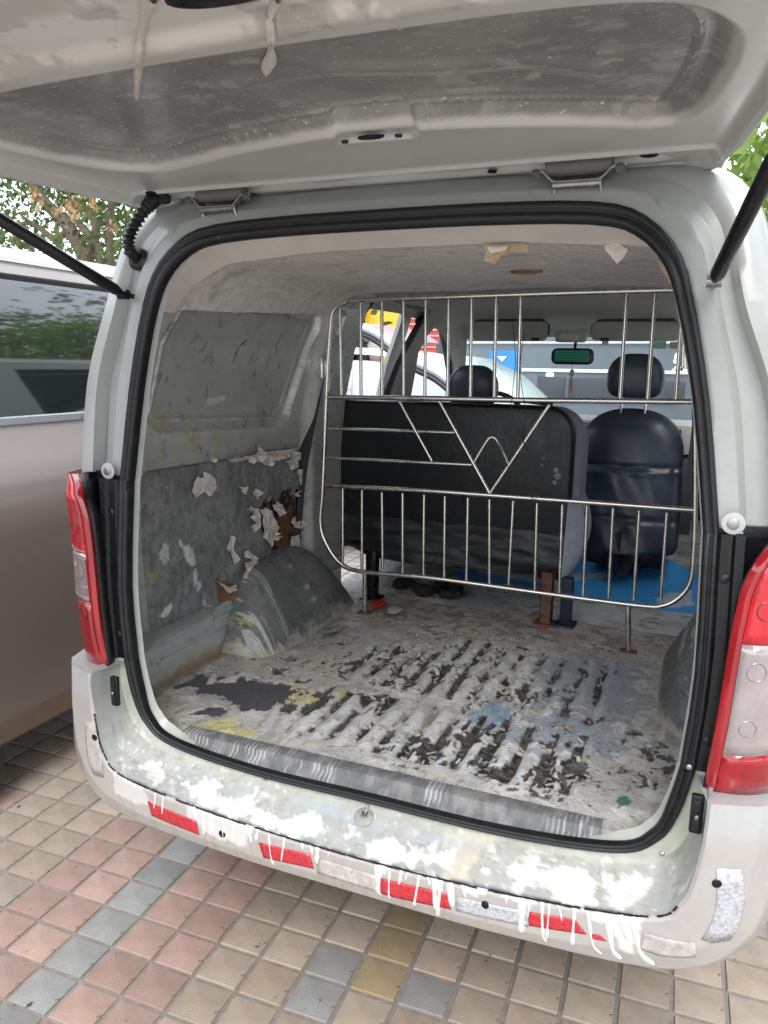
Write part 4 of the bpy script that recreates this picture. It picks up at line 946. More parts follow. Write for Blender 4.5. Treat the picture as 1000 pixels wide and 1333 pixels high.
o_ = rrect(-.745, .238, .86, 1.452, .13, 9, .03)[:10][::-1] + [(.238, .88), (.16, .87), (.09, 1.38)]
b = MB(); b.prism([(a_, 1.425, q) for a_, q in o_], (0, .13, 0)); b.build('side_bolster', greyf, bench, bevel=.02, seg=3)
R = []
for t in np.linspace(0, 1, 9):
    hgt = .83 + .28 * t; wd = .008 + .052 * math.sin(math.pi * min(1, .06 + t * .80)) ** 1.1
    R.append([(.195, 1.34 + .06 * t, hgt), (.195 + wd, 1.345 + .06 * t, hgt), (.205 + wd * 1.15, 1.40, hgt), (.20 + wd, 1.62, hgt), (.195, 1.64, hgt)])
b = MB(); b.loft(R, caps=True); b.build('cushion_side', mat('pale_blue_cloth', (.30, .34, .39), .8, 0, .15, 20, bump=.2), bench, smooth=80)
b = MB()
for k in range(31):
    pass
xs_ = np.linspace(-.755, .20, 60); zs_ = np.linspace(.775, .985, 24); Xg, Zg = np.meshgrid(xs_, zs_, indexing='ij')
V = np.stack([Xg.ravel(), 1.385 + .02 * (fb(Xg.ravel(), Zg.ravel() * 4, 5, 3, 5) - .5) + (Zg.ravel() - .78) * .06, np.maximum(Zg.ravel(), .775 + .055 * fb(Xg.ravel(), Xg.ravel() * 0, 6, 2, 8) + .03 * ss(-.55, -.7, Xg.ravel()))], 1)
mesh_obj('seat_skirt', V, grid(60, 24), blackv, bench, 80)
b = MB(); b.box((-.74, 1.50, .80), (.20, 2.0, .98)); b.build('cushion', blackv, bench, bevel=.04)
rusty = mat('rusty_bracket', (.17, .085, .055), .8, .2, .35, 40, bump=.4)
for x0, mm, y0 in ((-.555, blackp, 1.30), (.155, rusty, 1.28)):
    b = MB(); b.box((x0 - .022, y0, .662), (x0 + .022, y0 + .006, .86)); b.box((x0 - .022, y0, .662), (x0 - .017, y0 + .04, .86)); b.box((x0 + .017, y0, .662), (x0 + .022, y0 + .04, .86)); b.box((x0 - .04, y0 - .02, .660), (x0 + .04, y0 + .06, .667)); b.build('leg', mm, bench, bevel=.0015, label='rusty seat leg' if mm is rusty else None)
b = MB(); b.box((.205, 1.30, .662), (.245, 1.34, .84)); b.box((.19, 1.28, .660), (.262, 1.36, .668)); b.build('leg', mat('navy_steel', (.018, .026, .042), .5, .3, .3, 30, bump=.2), bench, bevel=.002, label='dark blue seat leg')
b = MB()
for t in np.linspace(0, 1, 2): pass
b.tube([(-.76, 1.39, 1.462), (.02, 1.39, 1.470), (.12, 1.40, 1.462)], .006, 8); b.build('top_piping', rubber, bench)
# white scuffs on the bench back
sc = MB()
for px, py, r in ((724, 612, .010), (726, 620, .013), (722, 628, .009), (705, 605, .006), (708, 597, .004)):
    p = AY(px, py, 1.398); sc.disc(p, (0, -1, 0), r, .0012, 9)
sc.build('scuff', mat('scuff', (.22, .23, .23), .7, 0, .4, 60), bench)

# ------------------------------------------------------------------ front seats
def fseat(x0, dark, label):
    HZ = 1.565 if x0 > 0 else 1.505
    st = node('front_seat', van, label); y0 = 1.98
    pts = rrect(x0 - .225, x0 + .225, .86, 1.415, .13, 8, .05)
    # padded back as a lofted cushion
    V = []; nu, nv = 60, 90
    for i in range(nu):
        u = i / (nu - 1) * 2 - 1
        for j in range(nv):
            v = (1 - math.cos(math.pi * j / (nv - 1))) / 2; zz = .80 + .625 * v
            hw = .232 * (1 - .06 * v) * max(0, 1 - max(0, (v - .70) / .30) ** 2.3) ** (1 / 2.3) * max(.0, 1 - max(0, (.08 - v) / .08) ** 2.5) ** (1 / 2.5)
            yy = y0 + .02 - .055 * (1 - abs(u) ** 3.5) * (1 - max(0, (v - .8) / .2) ** 3) + .10 * v
            fold = .011 * math.exp(-((v - .60 - .01 * u * u) / .016) ** 2) - .005 * math.exp(-((v - .56 - .02 * u) / .02) ** 2) + .010 * math.exp(-((v - .24) / .02) ** 2) + .008 * math.exp(-((abs(u) - .86) / .05) ** 2) * (v < .6)
            V.append((x0 + u * hw, yy + fold + .004 * math.sin(9 * u + 14 * v) * (v < .6), zz))
    V = np.array(V); fr = V.copy(); fr[:, 1] = y0 + .20 + .10 * (fr[:, 2] - .8)
    o = mesh_obj('backrest', V, grid(nu, nv), bluev, st, 80); sm = o.modifiers.new('t', 'SOLIDIFY'); sm.thickness = .10; sm.offset = -1
    # headrest
    V = []; nu = 26; nv = 22
    for i in range(nu):
        a = i / nu * 2 * math.pi
        for j in range(nv):
            bb_ = -math.pi / 2 + j / (nv - 1) * math.pi
            cx = np.sign(math.cos(a)) * abs(math.cos(a)) ** .6; cy = np.sign(math.sin(a)) * abs(math.sin(a)) ** .8; cb = abs(math.cos(bb_)) ** (.55 if bb_ > 0 else .35); sb = np.sign(math.sin(bb_)) * abs(math.sin(bb_)) ** .8
            hw = .120 - .026 * max(sb, 0) ** 1.6
            V.append((x0 + hw * cx * cb, y0 + .10 + .055 * cy * cb, HZ + .095 * sb))
    F = [(i * nv + j, ((i + 1) % nu) * nv + j, ((i + 1) % nu) * nv + j + 1, i * nv + j + 1) for i in range(nu) for j in range(nv - 1)]
    mesh_obj('headrest', V, F, bluev, st, 180)
    for dx in (-.05, .05):
        b = MB(); b.tube([(x0 + dx, y0 + .10, 1.36), (x0 + dx, y0 + .10, 1.50)], .006, 8); b.build('headrest_post', steel, st)
    b = MB(); b.box((x0 - .23, y0 + .06, .78), (x0 + .23, y0 + .55, .95)); b.build('cushion', bluev, st, bevel=.04)
    b = MB(); b.box((x0 - .18, y0 + .16, .70), (x0 + .18, y0 + .5, .80)); b.build('seat_base', blackp, st, bevel=.01)
    return st
fseat(.348, 1, 'blue-black leather front seat on the right'); fseat(-.375, 1, 'front seat on the left, mostly behind the bench')

# ------------------------------------------------------------------ cabin: ceiling, trims, screen, dash
m_ = MB()
hk2 = [np.array(p, float) for p in hk]
cab = [np.array(arch6([(p[0] + .02, yy, p[2] + dz) for p in hk], 6)) for yy, dz in ((1.155, .03), (1.4, .045), (1.9, .05), (2.35, .03), (2.55, -.02), (2.68, -.10))]
m_.loft([list(r) for r in cab], closed=False); m_.build('cabin_ceiling', trim, van, smooth=60)
for s in (-1, 1):
    def IX(z): return s * (np.interp(z, WZ, WXV) + .012)
    def tp(name, poly, m, th=.03, par=van):
        b = MB(); b.prism([(IX(z_), y_, z_) for y_, z_ in poly], (-s * th, 0, 0)); return b.build(name, m, par, bevel=.006)
    tp('pillar_cover', [(1.88, 1.40), (1.97, 1.62), (2.10, 1.80), (2.12, 1.89), (2.38, 1.89), (2.22, 1.74), (2.12, 1.60), (2.08, 1.40), (2.06, .7), (1.88, .7)], trim, .04)
    b = MB(); b.tube([(IX(z_) - s * .02, y_, z_) for y_, z_ in ((1.87, .75), (1.87, 1.3), (1.88, 1.45), (1.95, 1.6), (2.08, 1.77), (2.10, 1.82), (2.04, 1.855), (1.6, 1.872), (1.44, 1.87))], .017, 8); b.build('doorway_seal', rubber, van)
    b = MB(); b.tube([(IX(z_) - s * .01, y_, z_) for y_, z_ in ((1.41, .70), (1.41, 1.3), (1.42, 1.60), (1.44, 1.80), (1.46, 1.86))], .016, 8); b.build('doorway_seal', rubber, van)
    tp('roof_rail_cover', [(1.35, 1.86), (2.7, 1.85), (2.7, 1.93), (1.35, 1.93)], trim, .05)
    b = MB(); b.tube([(IX(1.8) + s * .0 - s * .01, 2.10, 1.80), (IX(1.78), 2.3, 1.845), (IX(1.75), 2.52, 1.80), (IX(1.6) , 2.78, 1.65), (IX(1.45), 3.0, 1.45), (IX(1.36), 3.1, 1.36)], .020, 8); b.build('doorway_seal', rubber, van)
    b = MB(); b.loft([[(s * .70, 2.50, 1.84), (s * .55, 2.52, 1.86), (s * .56, 2.60, 1.78), (s * .68, 2.58, 1.76)], [(s * .74, 2.80, 1.66), (s * .62, 2.72, 1.70), (s * .61, 2.76, 1.62), (s * .70, 2.84, 1.58)], [(s * .80, 3.08, 1.36), (s * .70, 3.0, 1.40), (s * .70, 3.04, 1.32), (s * .78, 3.1, 1.28)]], caps=True); b.build('screen_pillar', trim, van, bevel=.008)
# seat belt hanging from the pillar on the left
belt = mat('seat_belt', (.035, .035, .038), .8, 0, .2, 60, bump=.2)
P = [AY(416, 486, 1.16), AY(405, 540, 1.13), AY(392, 610, 1.08), AY(387, 655, 1.05), AY(383, 700, 1.04)]; V = []
for p in cr(P, 6): V += [p - np.array([.020, 0, 0]), p + np.array([.020, .012, 0])]
o = mesh_obj('seat_belt', V, grid(len(V) // 2, 2), belt, van, 60); sm = o.modifiers.new('t', 'SOLIDIFY'); sm.thickness = .003
b = MB(); p = AY(382, 655, 1.06); b.box(p - np.array([.02, .02, .06]), p + np.array([.02, .02, .06])); b.build('belt_reel', blackp, van, bevel=.008)
P = [(.60, 1.98, 1.62), (.615, 1.97, 1.4), (.61, 1.99, 1.15), (.60, 2.0, .9)]; V = []
for p in cr(P, 4): V += [p - np.array([.022, 0, 0]), p + np.array([.022, .01, 0])]
mesh_obj('seat_belt', V, grid(len(V) // 2, 2), belt, van, 60)
# windscreen
glass = mat('windscreen_glass', (.85, .92, .90), .04, 0, .0, 5, trans=1, ior=1.0, spec=.3)
def thinglass(name, tint, mixv, haze=0.0):
    m = bpy.data.materials.new(name); m.use_nodes = True; N = m.node_tree.nodes; L = m.node_tree.links; N.clear()
    o = N.new('ShaderNodeOutputMaterial'); t = N.new('ShaderNodeBsdfTransparent'); t.inputs[0].default_value = (*tint, 1); g2 = N.new('ShaderNodeBsdfGlossy'); g2.inputs['Roughness'].default_value = .03
    fr = N.new('ShaderNodeFresnel'); fr.inputs[0].default_value = mixv; mx = N.new('ShaderNodeMixShader'); L.new(fr.outputs[0], mx.inputs[0]); L.new(t.outputs[0], mx.inputs[1]); L.new(g2.outputs[0], mx.inputs[2])
    last = mx
    if haze:
        d = N.new('ShaderNodeBsdfDiffuse'); d.inputs[0].default_value = (.6, .62, .62, 1); m2 = N.new('ShaderNodeMixShader'); m2.inputs[0].default_value = haze; L.new(mx.outputs[0], m2.inputs[1]); L.new(d.outputs[0], m2.inputs[2]); last = m2
    L.new(last.outputs[0], o.inputs[0]); return m
wg = thinglass('screen_glass', (.86, .92, .92), 1.25, .02); cg = thinglass('car_glass', (.70, .76, .76), 1.5, .05)
rows = []
for t in np.linspace(0, 1, 6):
    yy = 2.66 + (3.14 - 2.66) * t; zz = 1.80 - (1.80 - 1.28) * t; wd = .58 + .16 * t
    rows.append([(wd * u_, yy - .10 * u_ * u_, zz) for u_ in np.linspace(-1, 1, 13)])
m_ = MB(); m_.loft(rows, closed=False); m_.build('windscreen', wg, van, smooth=60)
# dashboard
dash = node('dashboard', van)
dl = mat('pale_dash_trim', (.42, .42, .40), .5, 0, .05, 10); dk = mat('dark_dash', (.06, .062, .065), .6, 0, .1, 20, bump=.1)
b = MB(); b.loft([[(-.70, yy, zz), (0, yy - .0, zz + .01), (.70, yy, zz)] for yy, zz in ((3.1, 1.29), (2.85, 1.33), (2.68, 1.345), (2.62, 1.32))], closed=False); b.build('dash_top', dl, dash, smooth=50)
b = MB(); b.box((-.70, 2.60, 1.18), (.70, 2.64, 1.325)); b.build('dash_face', dl, dash, bevel=.008)
b = MB(); b.box((-.70, 2.62, .85), (.70, 2.72, 1.19)); b.build('dash_lower', dk, dash, bevel=.02)
for x0 in (-.02, .50):
    b = MB(); b.box((x0 - .045, 2.594, 1.25), (x0 + .045, 2.602, 1.305)); v_ = b.build('air_vent', dk, dash, bevel=.004)
    for k in range(4):
        b = MB(); b.box((x0 - .040, 2.588, 1.256 + k * .012), (x0 + .040, 2.595, 1.260 + k * .012)); b.build('slat', blackp, v_) if False else b.build('louvre', blackp, dash)
b = MB(); ph = np.linspace(0, 2 * np.pi, 33)[:-1]; b.tube([(-.375 + .18 * math.cos(a), 2.40 + .08 * math.sin(a), 1.30 + .16 * math.sin(a)) for a in ph], .013, 8, closed=True); b.tube([(-.54, 2.41, 1.30), (-.21, 2.41, 1.30)], .012, 8); b.tube([(-.375, 2.42, 1.28), (-.375, 2.62, 1.22)], .02, 8); b.build('steering_wheel', blackp, van, smooth=60)
# sun visors, dome lamp, rear-view mirror
for a, b2, lab in ((613, 713, 'sun visor on the left'), (771, 884, 'sun visor on the right')):
    p0, p1 = AY(a, 419, 2.52), AY(b2, 444, 2.52)
    o = shell('sun_visor', rrect(p0[0], p1[0], p1[2], p0[2], .028, 5, .028), 2.50, 2.52, mat('visor_vinyl', (.36, .37, .345), .75, 0, .05, 10, bump=.1), van, bev=.006)
    q = MB(); cx = (p0[0] + p1[0]) / 2; q.tube([(p0[0] + .0, 2.53, p1[2] + .03), (p0[0] + .0, 2.53, p0[2] - .02), (p0[0] + .03, 2.53, p0[2] + .008), (p1[0] - .03, 2.53, p0[2] + .008), (p1[0], 2.53, p0[2] - .02), (p1[0], 2.53, p1[2] + .03)], .006, 8); q.build('visor_recess', mat('visor_gap', (.06, .06, .058), .8), van)
    q = MB(); cc_ = AY(b2 - 16 if a < 700 else a + 16, 442, 2.5); q.box(cc_ - np.array([.02, .012, .008]), cc_ + np.array([.02, .01, .008])); q.build('visor_clip', blackp, van, bevel=.003)
p0, p1 = AY(725, 431, 2.5), AY(763, 446, 2.5)
o = shell('dome_lamp', rrect(p0[0], p1[0], p1[2], p0[2], .014, 4), 2.46, 2.52, trim, van, bev=.004)
q = MB(); q.box((p0[0] + .02, 2.453, p1[2] + .014), (p1[0] - .03, 2.46, p0[2] - .014)); q.build('lamp_lens', mat('dome_lens', (.50, .50, .47), .2, 0, .1, 60, bump=.2), o, bevel=.002)
mir = node('rearview_mirror', van)
p0, p1 = AY(718, 453, 2.5), AY(772, 475, 2.5); mc = (p0 + p1) / 2
shell('mirror_housing', rrect(p0[0], p1[0], p1[2], p0[2], .030, 6), 2.50, 2.53, blackp, mir, bev=.006)
g0, g1 = AY(723, 456, 2.495), AY(766, 471, 2.495)
b = MB(); b.box((g0[0], 2.494, g1[2]), (g1[0], 2.4985, g0[2])); sheet = b.build('green_notice', mat('green_notice', (.02, .42, .24), .5, 0, .05, 30), mir)
b = MB(); rs = random.Random(4)
for r_ in range(5):
    x0 = g0[0] + .010
    while x0 < g1[0] - .016:
        l = rs.uniform(.006, .018); zc = g0[2] - .010 - r_ * .0098; b.box((x0, 2.4925, zc - .0022), (min(x0 + l, g1[0] - .01), 2.4938, zc + .0008)); x0 += l + .004
b.build('small_print', mat('notice_print', (.03, .10, .07), .6), mir)
b = MB(); b.tube([(mc[0], 2.53, mc[2]), (mc[0], 2.58, mc[2] + .05), (mc[0], 2.60, 1.74)], .008, 8); b.tube([(mc[0] - .05, 2.56, 1.745), (mc[0] + .05, 2.56, 1.745)], .016, 8); b.build('mirror_stem', blackp, mir)
# hanging ornament: a thing of its own
orn = thing('hanging_tassel', 'white beaded charm with a tassel hanging under the rear-view mirror', 'ornament', loc=tuple(AY(745, 476, 2.49)))
b = MB(); b.tube([(0, 0, .006), (0, 0, -.02)], .0015, 6); b.tube([(0, 0, -.018), (.002, 0, -.028), (0, 0, -.045), (.001, 0, -.055)], [.006, .012, .013, .005], 10); b.build('charm', mat('pale_charm', (.62, .55, .48), .6, 0, .2, 60), orn)
b = MB()
for k in range(12):
    a = k * 2.4; b.tube([(0, 0, -.052), (.007 * math.cos(a), .007 * math.sin(a), -.085), (.009 * math.cos(a), .009 * math.sin(a), -.125 + .01 * math.sin(k * 3))], .0014, 4)
b.build('tassel', mat('tassel_thread', (.50, .36, .30), .8), orn)
# stickers at the top of the screen
def sticker(x0, y0, x1, y1, c, nm, yy=2.70):
    p0, p1 = AY(x0, y0, yy), AY(x1, y1, yy); b = MB(); b.box((p0[0], yy, p1[2]), (p1[0], yy + .0015, p0[2])); return b.build('sticker', mat(nm, c, .6, 0, .15, 80), van)
sticker(784, 442, 792, 449, (.6, .62, .62), 'sticker_white'); sticker(850, 444, 867, 454, (.28, .48, .34), 'sticker_green'); sticker(872, 445, 882, 454, (.46, .34, .16), 'sticker_yellow')

# ------------------------------------------------------------------ tailgate, raised
tg = node('tailgate', van, 'raised tailgate seen from below, dusty grey inner skin')
GY = np.concatenate([np.arange(.125, -.70, -.0036), np.arange(-.70, -1.10, -.02)]); GU = np.linspace(-1, 1, 380)
def hw(y): return np.interp(y, [-1.1, -.9, -.6, -.25, -.05, .08, .11, .125], [.70, .715, .705, .665, .635, .605, .588, .565])
Yg, Ug = np.meshgrid(GY, GU, indexing='ij'); y = Yg.ravel(); u_ = Ug.ravel(); x = u_ * hw(y)
def PG(pts, z=1.985): return [AZ(*p, z)[:2] for p in pts]
rec = [(-.60, -.40), (-.575, -.30), (-.535, -.20), (-.49, -.145), (-.42, -.118), (-.34, -.130), (-.20, -.175), (-.06, -.205), (.05, -.215), (.20, -.20), (.34, -.165), (.44, -.125), (.50, -.10), (.55, -.105), (.590, -.17), (.618, -.29), (.628, -.40), (.61, -.47), (.56, -.53), (.45, -.56), (.26, -.572), (0, -.578), (-.30, -.570), (-.5, -.545), (-.58, -.49)]
rec = [p for p in cr(rec, 6, closed=True)]
r_ = psd(x, y, rec); n1 = fb(x, y, 6, 5, 3); n2 = fb(x, y, 34, 4, 8); n3 = fb(x * .8, y * 2.4, 30, 4, 18)
edge_d = (1 - np.abs(u_)) * hw(y)
z = 1.958 + .010 * ss(.0, .020, edge_d) - .012 * ss(.012, .002, edge_d)
z += .030 * ss(-.002, .034, r_) - .006 * ss(.007, 0, np.abs(r_ - .050)) + .004 * ss(.06, .2, r_)
z += .012 * ss(-.60, -.64, y) * ss(.04, .07, edge_d) * ss(-1.05, -1.0, y)
# channel next to the hinges
z += .016 * ss(.040, .060, y) * ss(.112, .098, y) * ss(.05, .09, edge_d) * (.75 + .25 * np.cos(x * 22))
z += -.006 * ss(.012, 0, np.abs(y - .030)) + .004 * ss(0, .5, (y + .03) / .1) * 0
# lock pocket
pk = psd(x, y, PG([(424, 161), (520, 150), (548, 176), (538, 183), (440, 190)], 1.965)); z += .007 * ss(-.002, .008, pk)
z += .003 * np.sin(x * 7 + y * 9) * ss(.05, .15, r_)
wv = lsd(x, y, PG([(300, 115), (360, 100), (420, 90), (560, 85), (700, 78), (790, 95)], 2.0)); z += -.005 * ss(.035, .0, wv) * ss(.02, .06, r_)
c = np.tile(np.array([.62, .615, .60]), (len(x), 1)); c = mixc(c, (.66, .67, .65), ss(.0, .03, y))
rm = ss(.010, .018, r_ + (fb(x, y, 20, 3, 12) - .5) * .006)
c = mixc(c, (.25, .25, .247), rm); c = mixc(c, (.45, .445, .435), rm * ss(.38, .64, n1) * .35); c = mixc(c, (.24, .24, .235), rm * ss(.45, .66, fb(x, y, 12, 5, 31)) * .5)
c = mixc(c, (.50, .49, .475), rm * ss(.50, .72, fb(x, y * 1.6, 26, 5, 18)) * ss(.42, .6, fb(x, y, 5, 3, 19)) * .5)
for px, py, r in ((330, 92, .03), (800, 22, .008), (788, 80, .02), (692, 106, .02), (670, 90, .02), (790, 95, .016)):
    q = AZ(px, py, 1.99); c = mixc(c, (.52, .51, .49), ss(r, r * .3, np.hypot(x - q[0], y - q[1]) + (n2 - .5) * .05) * rm * .7)
up = ss(-.585, -.60, y + (n1 - .5) * .02)
c = mixc(c, (.58, .56, .53), up); c = mixc(c, (.80, .775, .75), up * ss(.44, .50, fb(x, y, 8, 5, 61)) * .95); c = mixc(c, (.30, .29, .28), up * ss(.60, .70, fb(x, y, 18, 5, 63)) * .5)
smear = ss(.40, .50, fb(x, y, 9, 4, 67)) * ss(-.555, -.575, y) * ss(-.62, -.60, y) * ss(.35, .30, x); c = mixc(c, (.62, .58, .55), smear * .8)
V = np.stack([x, y, z], 1); gi = mesh_obj('inner_panel', V, grid(len(GY), len(GU)), vgate, tg, 60, c)
# outer skin and rim
V = []; ring_lo = []; ring_hi = []
outl = [(-hw(yy), yy) for yy in GY[::4]][::-1] + [(u2 * hw(.125), .125) for u2 in np.linspace(-1, 1, 16)] + [(hw(yy), yy) for yy in GY[::4]]
b = MB(); R = []
for dx, zz in ((0, 1.947), (.006, 1.944), (.012, 1.950), (.014, 1.965), (.012, 1.995), (.0, 2.02), (-.04, 2.035)):
    rr2 = []
    for i, (ax_, ay_) in enumerate(outl):
        nx = np.sign(ax_) * min(1, abs(ax_) / .5); ny = 1 if ay_ > .10 else 0; rr2.append((ax_ + dx * nx, ay_ + dx * .35 * ny, zz))
    R.append(rr2)
b.loft(R, closed=False); b.build('edge_flange', gatepaint, tg, smooth=60)
V = np.stack([x * .96, y, 2.037 + 0 * x], 1).reshape(len(GY), len(GU), 3)[::6, ::10]; mesh_obj('outer_skin', V.reshape(-1, 3), grid(V.shape[0], V.shape[1]), paint, tg, 60)
# holes and grommets: dark rubber discs with a lip
def grom(px, py, rx, ry, z=1.972, par=tg, name='grommet', tilt=0):
    c0 = AZ(px, py, z); b = MB(); k = 22; R = []
    for f, dz in ((1.0, 0), (1.0, -.003), (.85, -.004), (.75, -.002)):
        R.append([(c0[0] + rx * f * math.cos(2 * math.pi * i / k), c0[1] + ry * f * math.sin(2 * math.pi * i / k), z + dz) for i in range(k)])
    b.loft(R, caps=True); return b.build(name, blackp, par)
grom(845, 200, .016, .016); grom(641, 222, .009, .009); grom(379, 248, .009, .009)
grom(483, 177, .024, .009, 1.969, name='lock_slot'); grom(449, 183, .0065, .005, 1.969); grom(519, 175, .0065, .005, 1.969)
grom(290, -12, .070, .026, 1.972, name='handle_opening')
# hardened drips of white filler
for pts, w in (([(200, 0), (190, 25), (182, 60), (180, 95), (178, 128)], .010), ([(352, 20), (350, 45), (353, 75), (346, 96)], .010), ([(362, 0), (352, 25), (356, 60)], .008), ([(190, -20), (188, 30), (181, 60)], .010)):
    def gz(p):
        q = AZ(*p, 1.98)
        for _ in range(3):
            xx, yy = np.array([q[0]]), np.array([q[1]]); zz_ = 1.968 + .030 * ss(-.002, .034, psd(xx, yy, rec)) + .012 * ss(-.60, -.64, yy); q = AZ(*p, float(zz_[0]) - .004)
        return q
    P = cr([gz(p) for p in cr([np.array(p, float) for p in pts], 4)], 2); n = len(P); V = []
    for i, p in enumerate(P):
        t = P[min(i + 1, n - 1)] - P[max(i - 1, 0)]; t /= np.linalg.norm(t); sdv = np.array([-t[1], t[0], 0]); wv_ = w * .62 * (.8 + .25 * math.sin(i * .35 + w * 99)) * (1 + .5 * math.exp(-((n - 6 - i) / 4.) ** 2)) * (.5 if i > n - 2 else 1)
        for a, h in ((-1, .003), (-.6, -.002), (0, -.004), (.6, -.002), (1, .003)): V.append(p + sdv * a * wv_ + np.array([0, 0, h]))
    mesh_obj('filler_drip', V, grid(n, 5), mat('filler', (.60, .56, .53), .6, 0, .08, 40, bump=.3, bscale=90), tg, 80)
# hinges: folded bracket bolted to the gate, two arms down to the body
for hx in (-.405, .372):
    h = node('hinge', tg)
    zz = 1.950; yb = .068
    prof = [(-.085, zz + .004), (-.062, zz + .004), (-.048, zz - .010), (-.040, zz - .016), (.040, zz - .016), (.048, zz - .010), (.062, zz + .004), (.088, zz + .006)]
    b = MB(); b.loft([[(hx + a, yb - .014, q) for a, q in prof], [(hx + a, yb + .014, q + .004) for a, q in prof], [(hx + a, yb + .014, q) for a, q in prof], [(hx + a, yb - .014, q - .004) for a, q in prof], [(hx + a, yb - .014, q) for a, q in prof]], closed=False)
    b.build('hinge_plate', bolt, h)
    for a in (-.074, .076):
        d = MB(); d.disc((hx + a, yb - .008, zz + .003), (0, -.5, -.86), .010, .007, 6, .0095); d.build('bolt', bolt, h)
    for a in (-.040, .040):
        b = MB(); b.tube([(hx + a, yb - .006, zz - .014), (hx + a * 1.02, yb - .006, zz - .022), (hx + a * 1.06, yb + .0, zz - .034), (hx + a * 1.15, yb + .006, zz - .046)], [.0045, .0045, .005, .006], 8); b.build('hinge_arm', bolt, h)
    b = MB(); b.tube([(hx - .042, yb - .008, zz - .022), (hx + .042, yb - .008, zz - .022)], .0075, 12); b.build('hinge_pin', bolt, h)
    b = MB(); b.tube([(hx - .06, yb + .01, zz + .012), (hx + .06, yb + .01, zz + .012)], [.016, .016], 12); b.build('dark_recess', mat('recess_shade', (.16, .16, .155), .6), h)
# gas struts
for s in (-1, 1):
    st = node('gas_strut', van); P0 = np.array([s * .620, -.004, 1.745]); P1 = np.array([s * .712, -.46, 1.940]); dv = P1 - P0
    b = MB(); b.tube([P0, P0 + dv * .03], .008, 12); b.tube([P0 + dv * .03, P0 + dv * .05, P0 + dv * .62, P0 + dv * .63], [.010, .0125, .0125, .008], 16); b.build('strut_cylinder', blackp, st, smooth=50)
    b = MB(); b.tube([P0 + dv * .62, P1], .006, 12); b.build('strut_rod', blackp, st)
    b = MB(); b.tube([P0 + np.array([0, .045, -.002]), P0 + np.array([0, 0, 0])], .006, 12); b.tube([P0 + np.array([s * .012, -.0, 0]), P0 - np.array([s * .012, 0, 0])], .011, 14); b.build('strut_joint', bolt if s > 0 else blackp, st)
# corrugated cable hose at the left corner
P = cr([(-.560, .045, 1.955), (-.572, .028, 1.935), (-.592, .018, 1.905), (-.608, .012, 1.875), (-.616, .018, 1.845), (-.617, .05, 1.825)], 14); n = len(P)
b = MB(); b.tube(P, [.016 if i < 14 else (.0125 + .003 * math.sin(i * 1.35)) if i < n - 12 else .0125 for i in range(n)], 14); b.build('cable_hose', rubber, van, smooth=80)
b = MB(); b.disc((-.616, .052, 1.828), (0, -1, .1), .026, .012, 24, .020); b.build('hose_boot', rubber, van)
b = MB(); b.disc((-.556, .05, 1.965), (0, -.3, -1), .030, .010, 24, .022); b.build('hose_boot', rubber, van)
# ------------------------------------------------------------------ loose things on the cargo floor
def loose(name, pts, z, h, m, label, cat):
    P = [AZ(*p, z) for p in pts]; ctr_ = sum(P) / len(P); V = [ctr_ + np.array([0, 0, h])]; rs = random.Random(len(pts)); V += [p + np.array([0, 0, rs.uniform(0, h * .5)]) for p in P]; n = len(P)
    o = mesh_obj(name, V, [(0, 1 + i, 1 + (i + 1) % n) for i in range(n)], m, None, 0); sm = o.modifiers.new('t', 'SOLIDIFY'); sm.thickness = .002; return tag(o, label, cat)
loose('plastic_scrap', [(482, 782), (500, 780), (502, 788), (484, 794)], .672, .006, mat('red_plastic', (.55, .05, .04), .4), 'small bright red plastic scrap beside the left grille leg', 'plastic scrap')
loose('paper_scrap', [(504, 794), (514, 790), (525, 794), (516, 800), (506, 799)], .672, .008, paper, 'small crumpled white paper scrap just right of the red one', 'paper scrap')
rag = thing('black_rag', 'twisted black rag lying on the floor under the bench', 'rag')
P = cr([AZ(*p, .685) for p in [(514, 762), (530, 758), (548, 768), (565, 768), (578, 760), (592, 764), (596, 775)]], 6); b = MB(); b.tube(P, [.014 + .016 * abs(math.sin(i * .35)) for i in range(len(P))], 12); o = b.build('folds', mat('black_cloth', (.012, .012, .014), .8, 0, .3, 40, bump=.4), rag)
b = MB(); p = AZ(583, 775, .68); b.box(p - np.array([.035, .02, .012]), p + np.array([.03, .02, .022])); b.build('knot', MATS['black_cloth'], rag, bevel=.014, seg=3)
# ================================================================== NEIGHBOURING VAN ON THE LEFT
nv_ = thing('parked_van', 'pinkish-taupe van parked alongside on the left, dark tinted side window', 'van')
side_shade = mat('shaded_side_paint', (.15, .12, .108), .32, .1, .03, 5, coat=.25); taul = mat('pale_pink_paint', (.36, .32, .305), .32, .1, .03, 5, coat=.4); rock = mat('rocker_plastic', (.13, .09, .065), .5, 0, .1, 20)  # lower side coloured darker, standing for the shade it reflects
X0 = -1.55
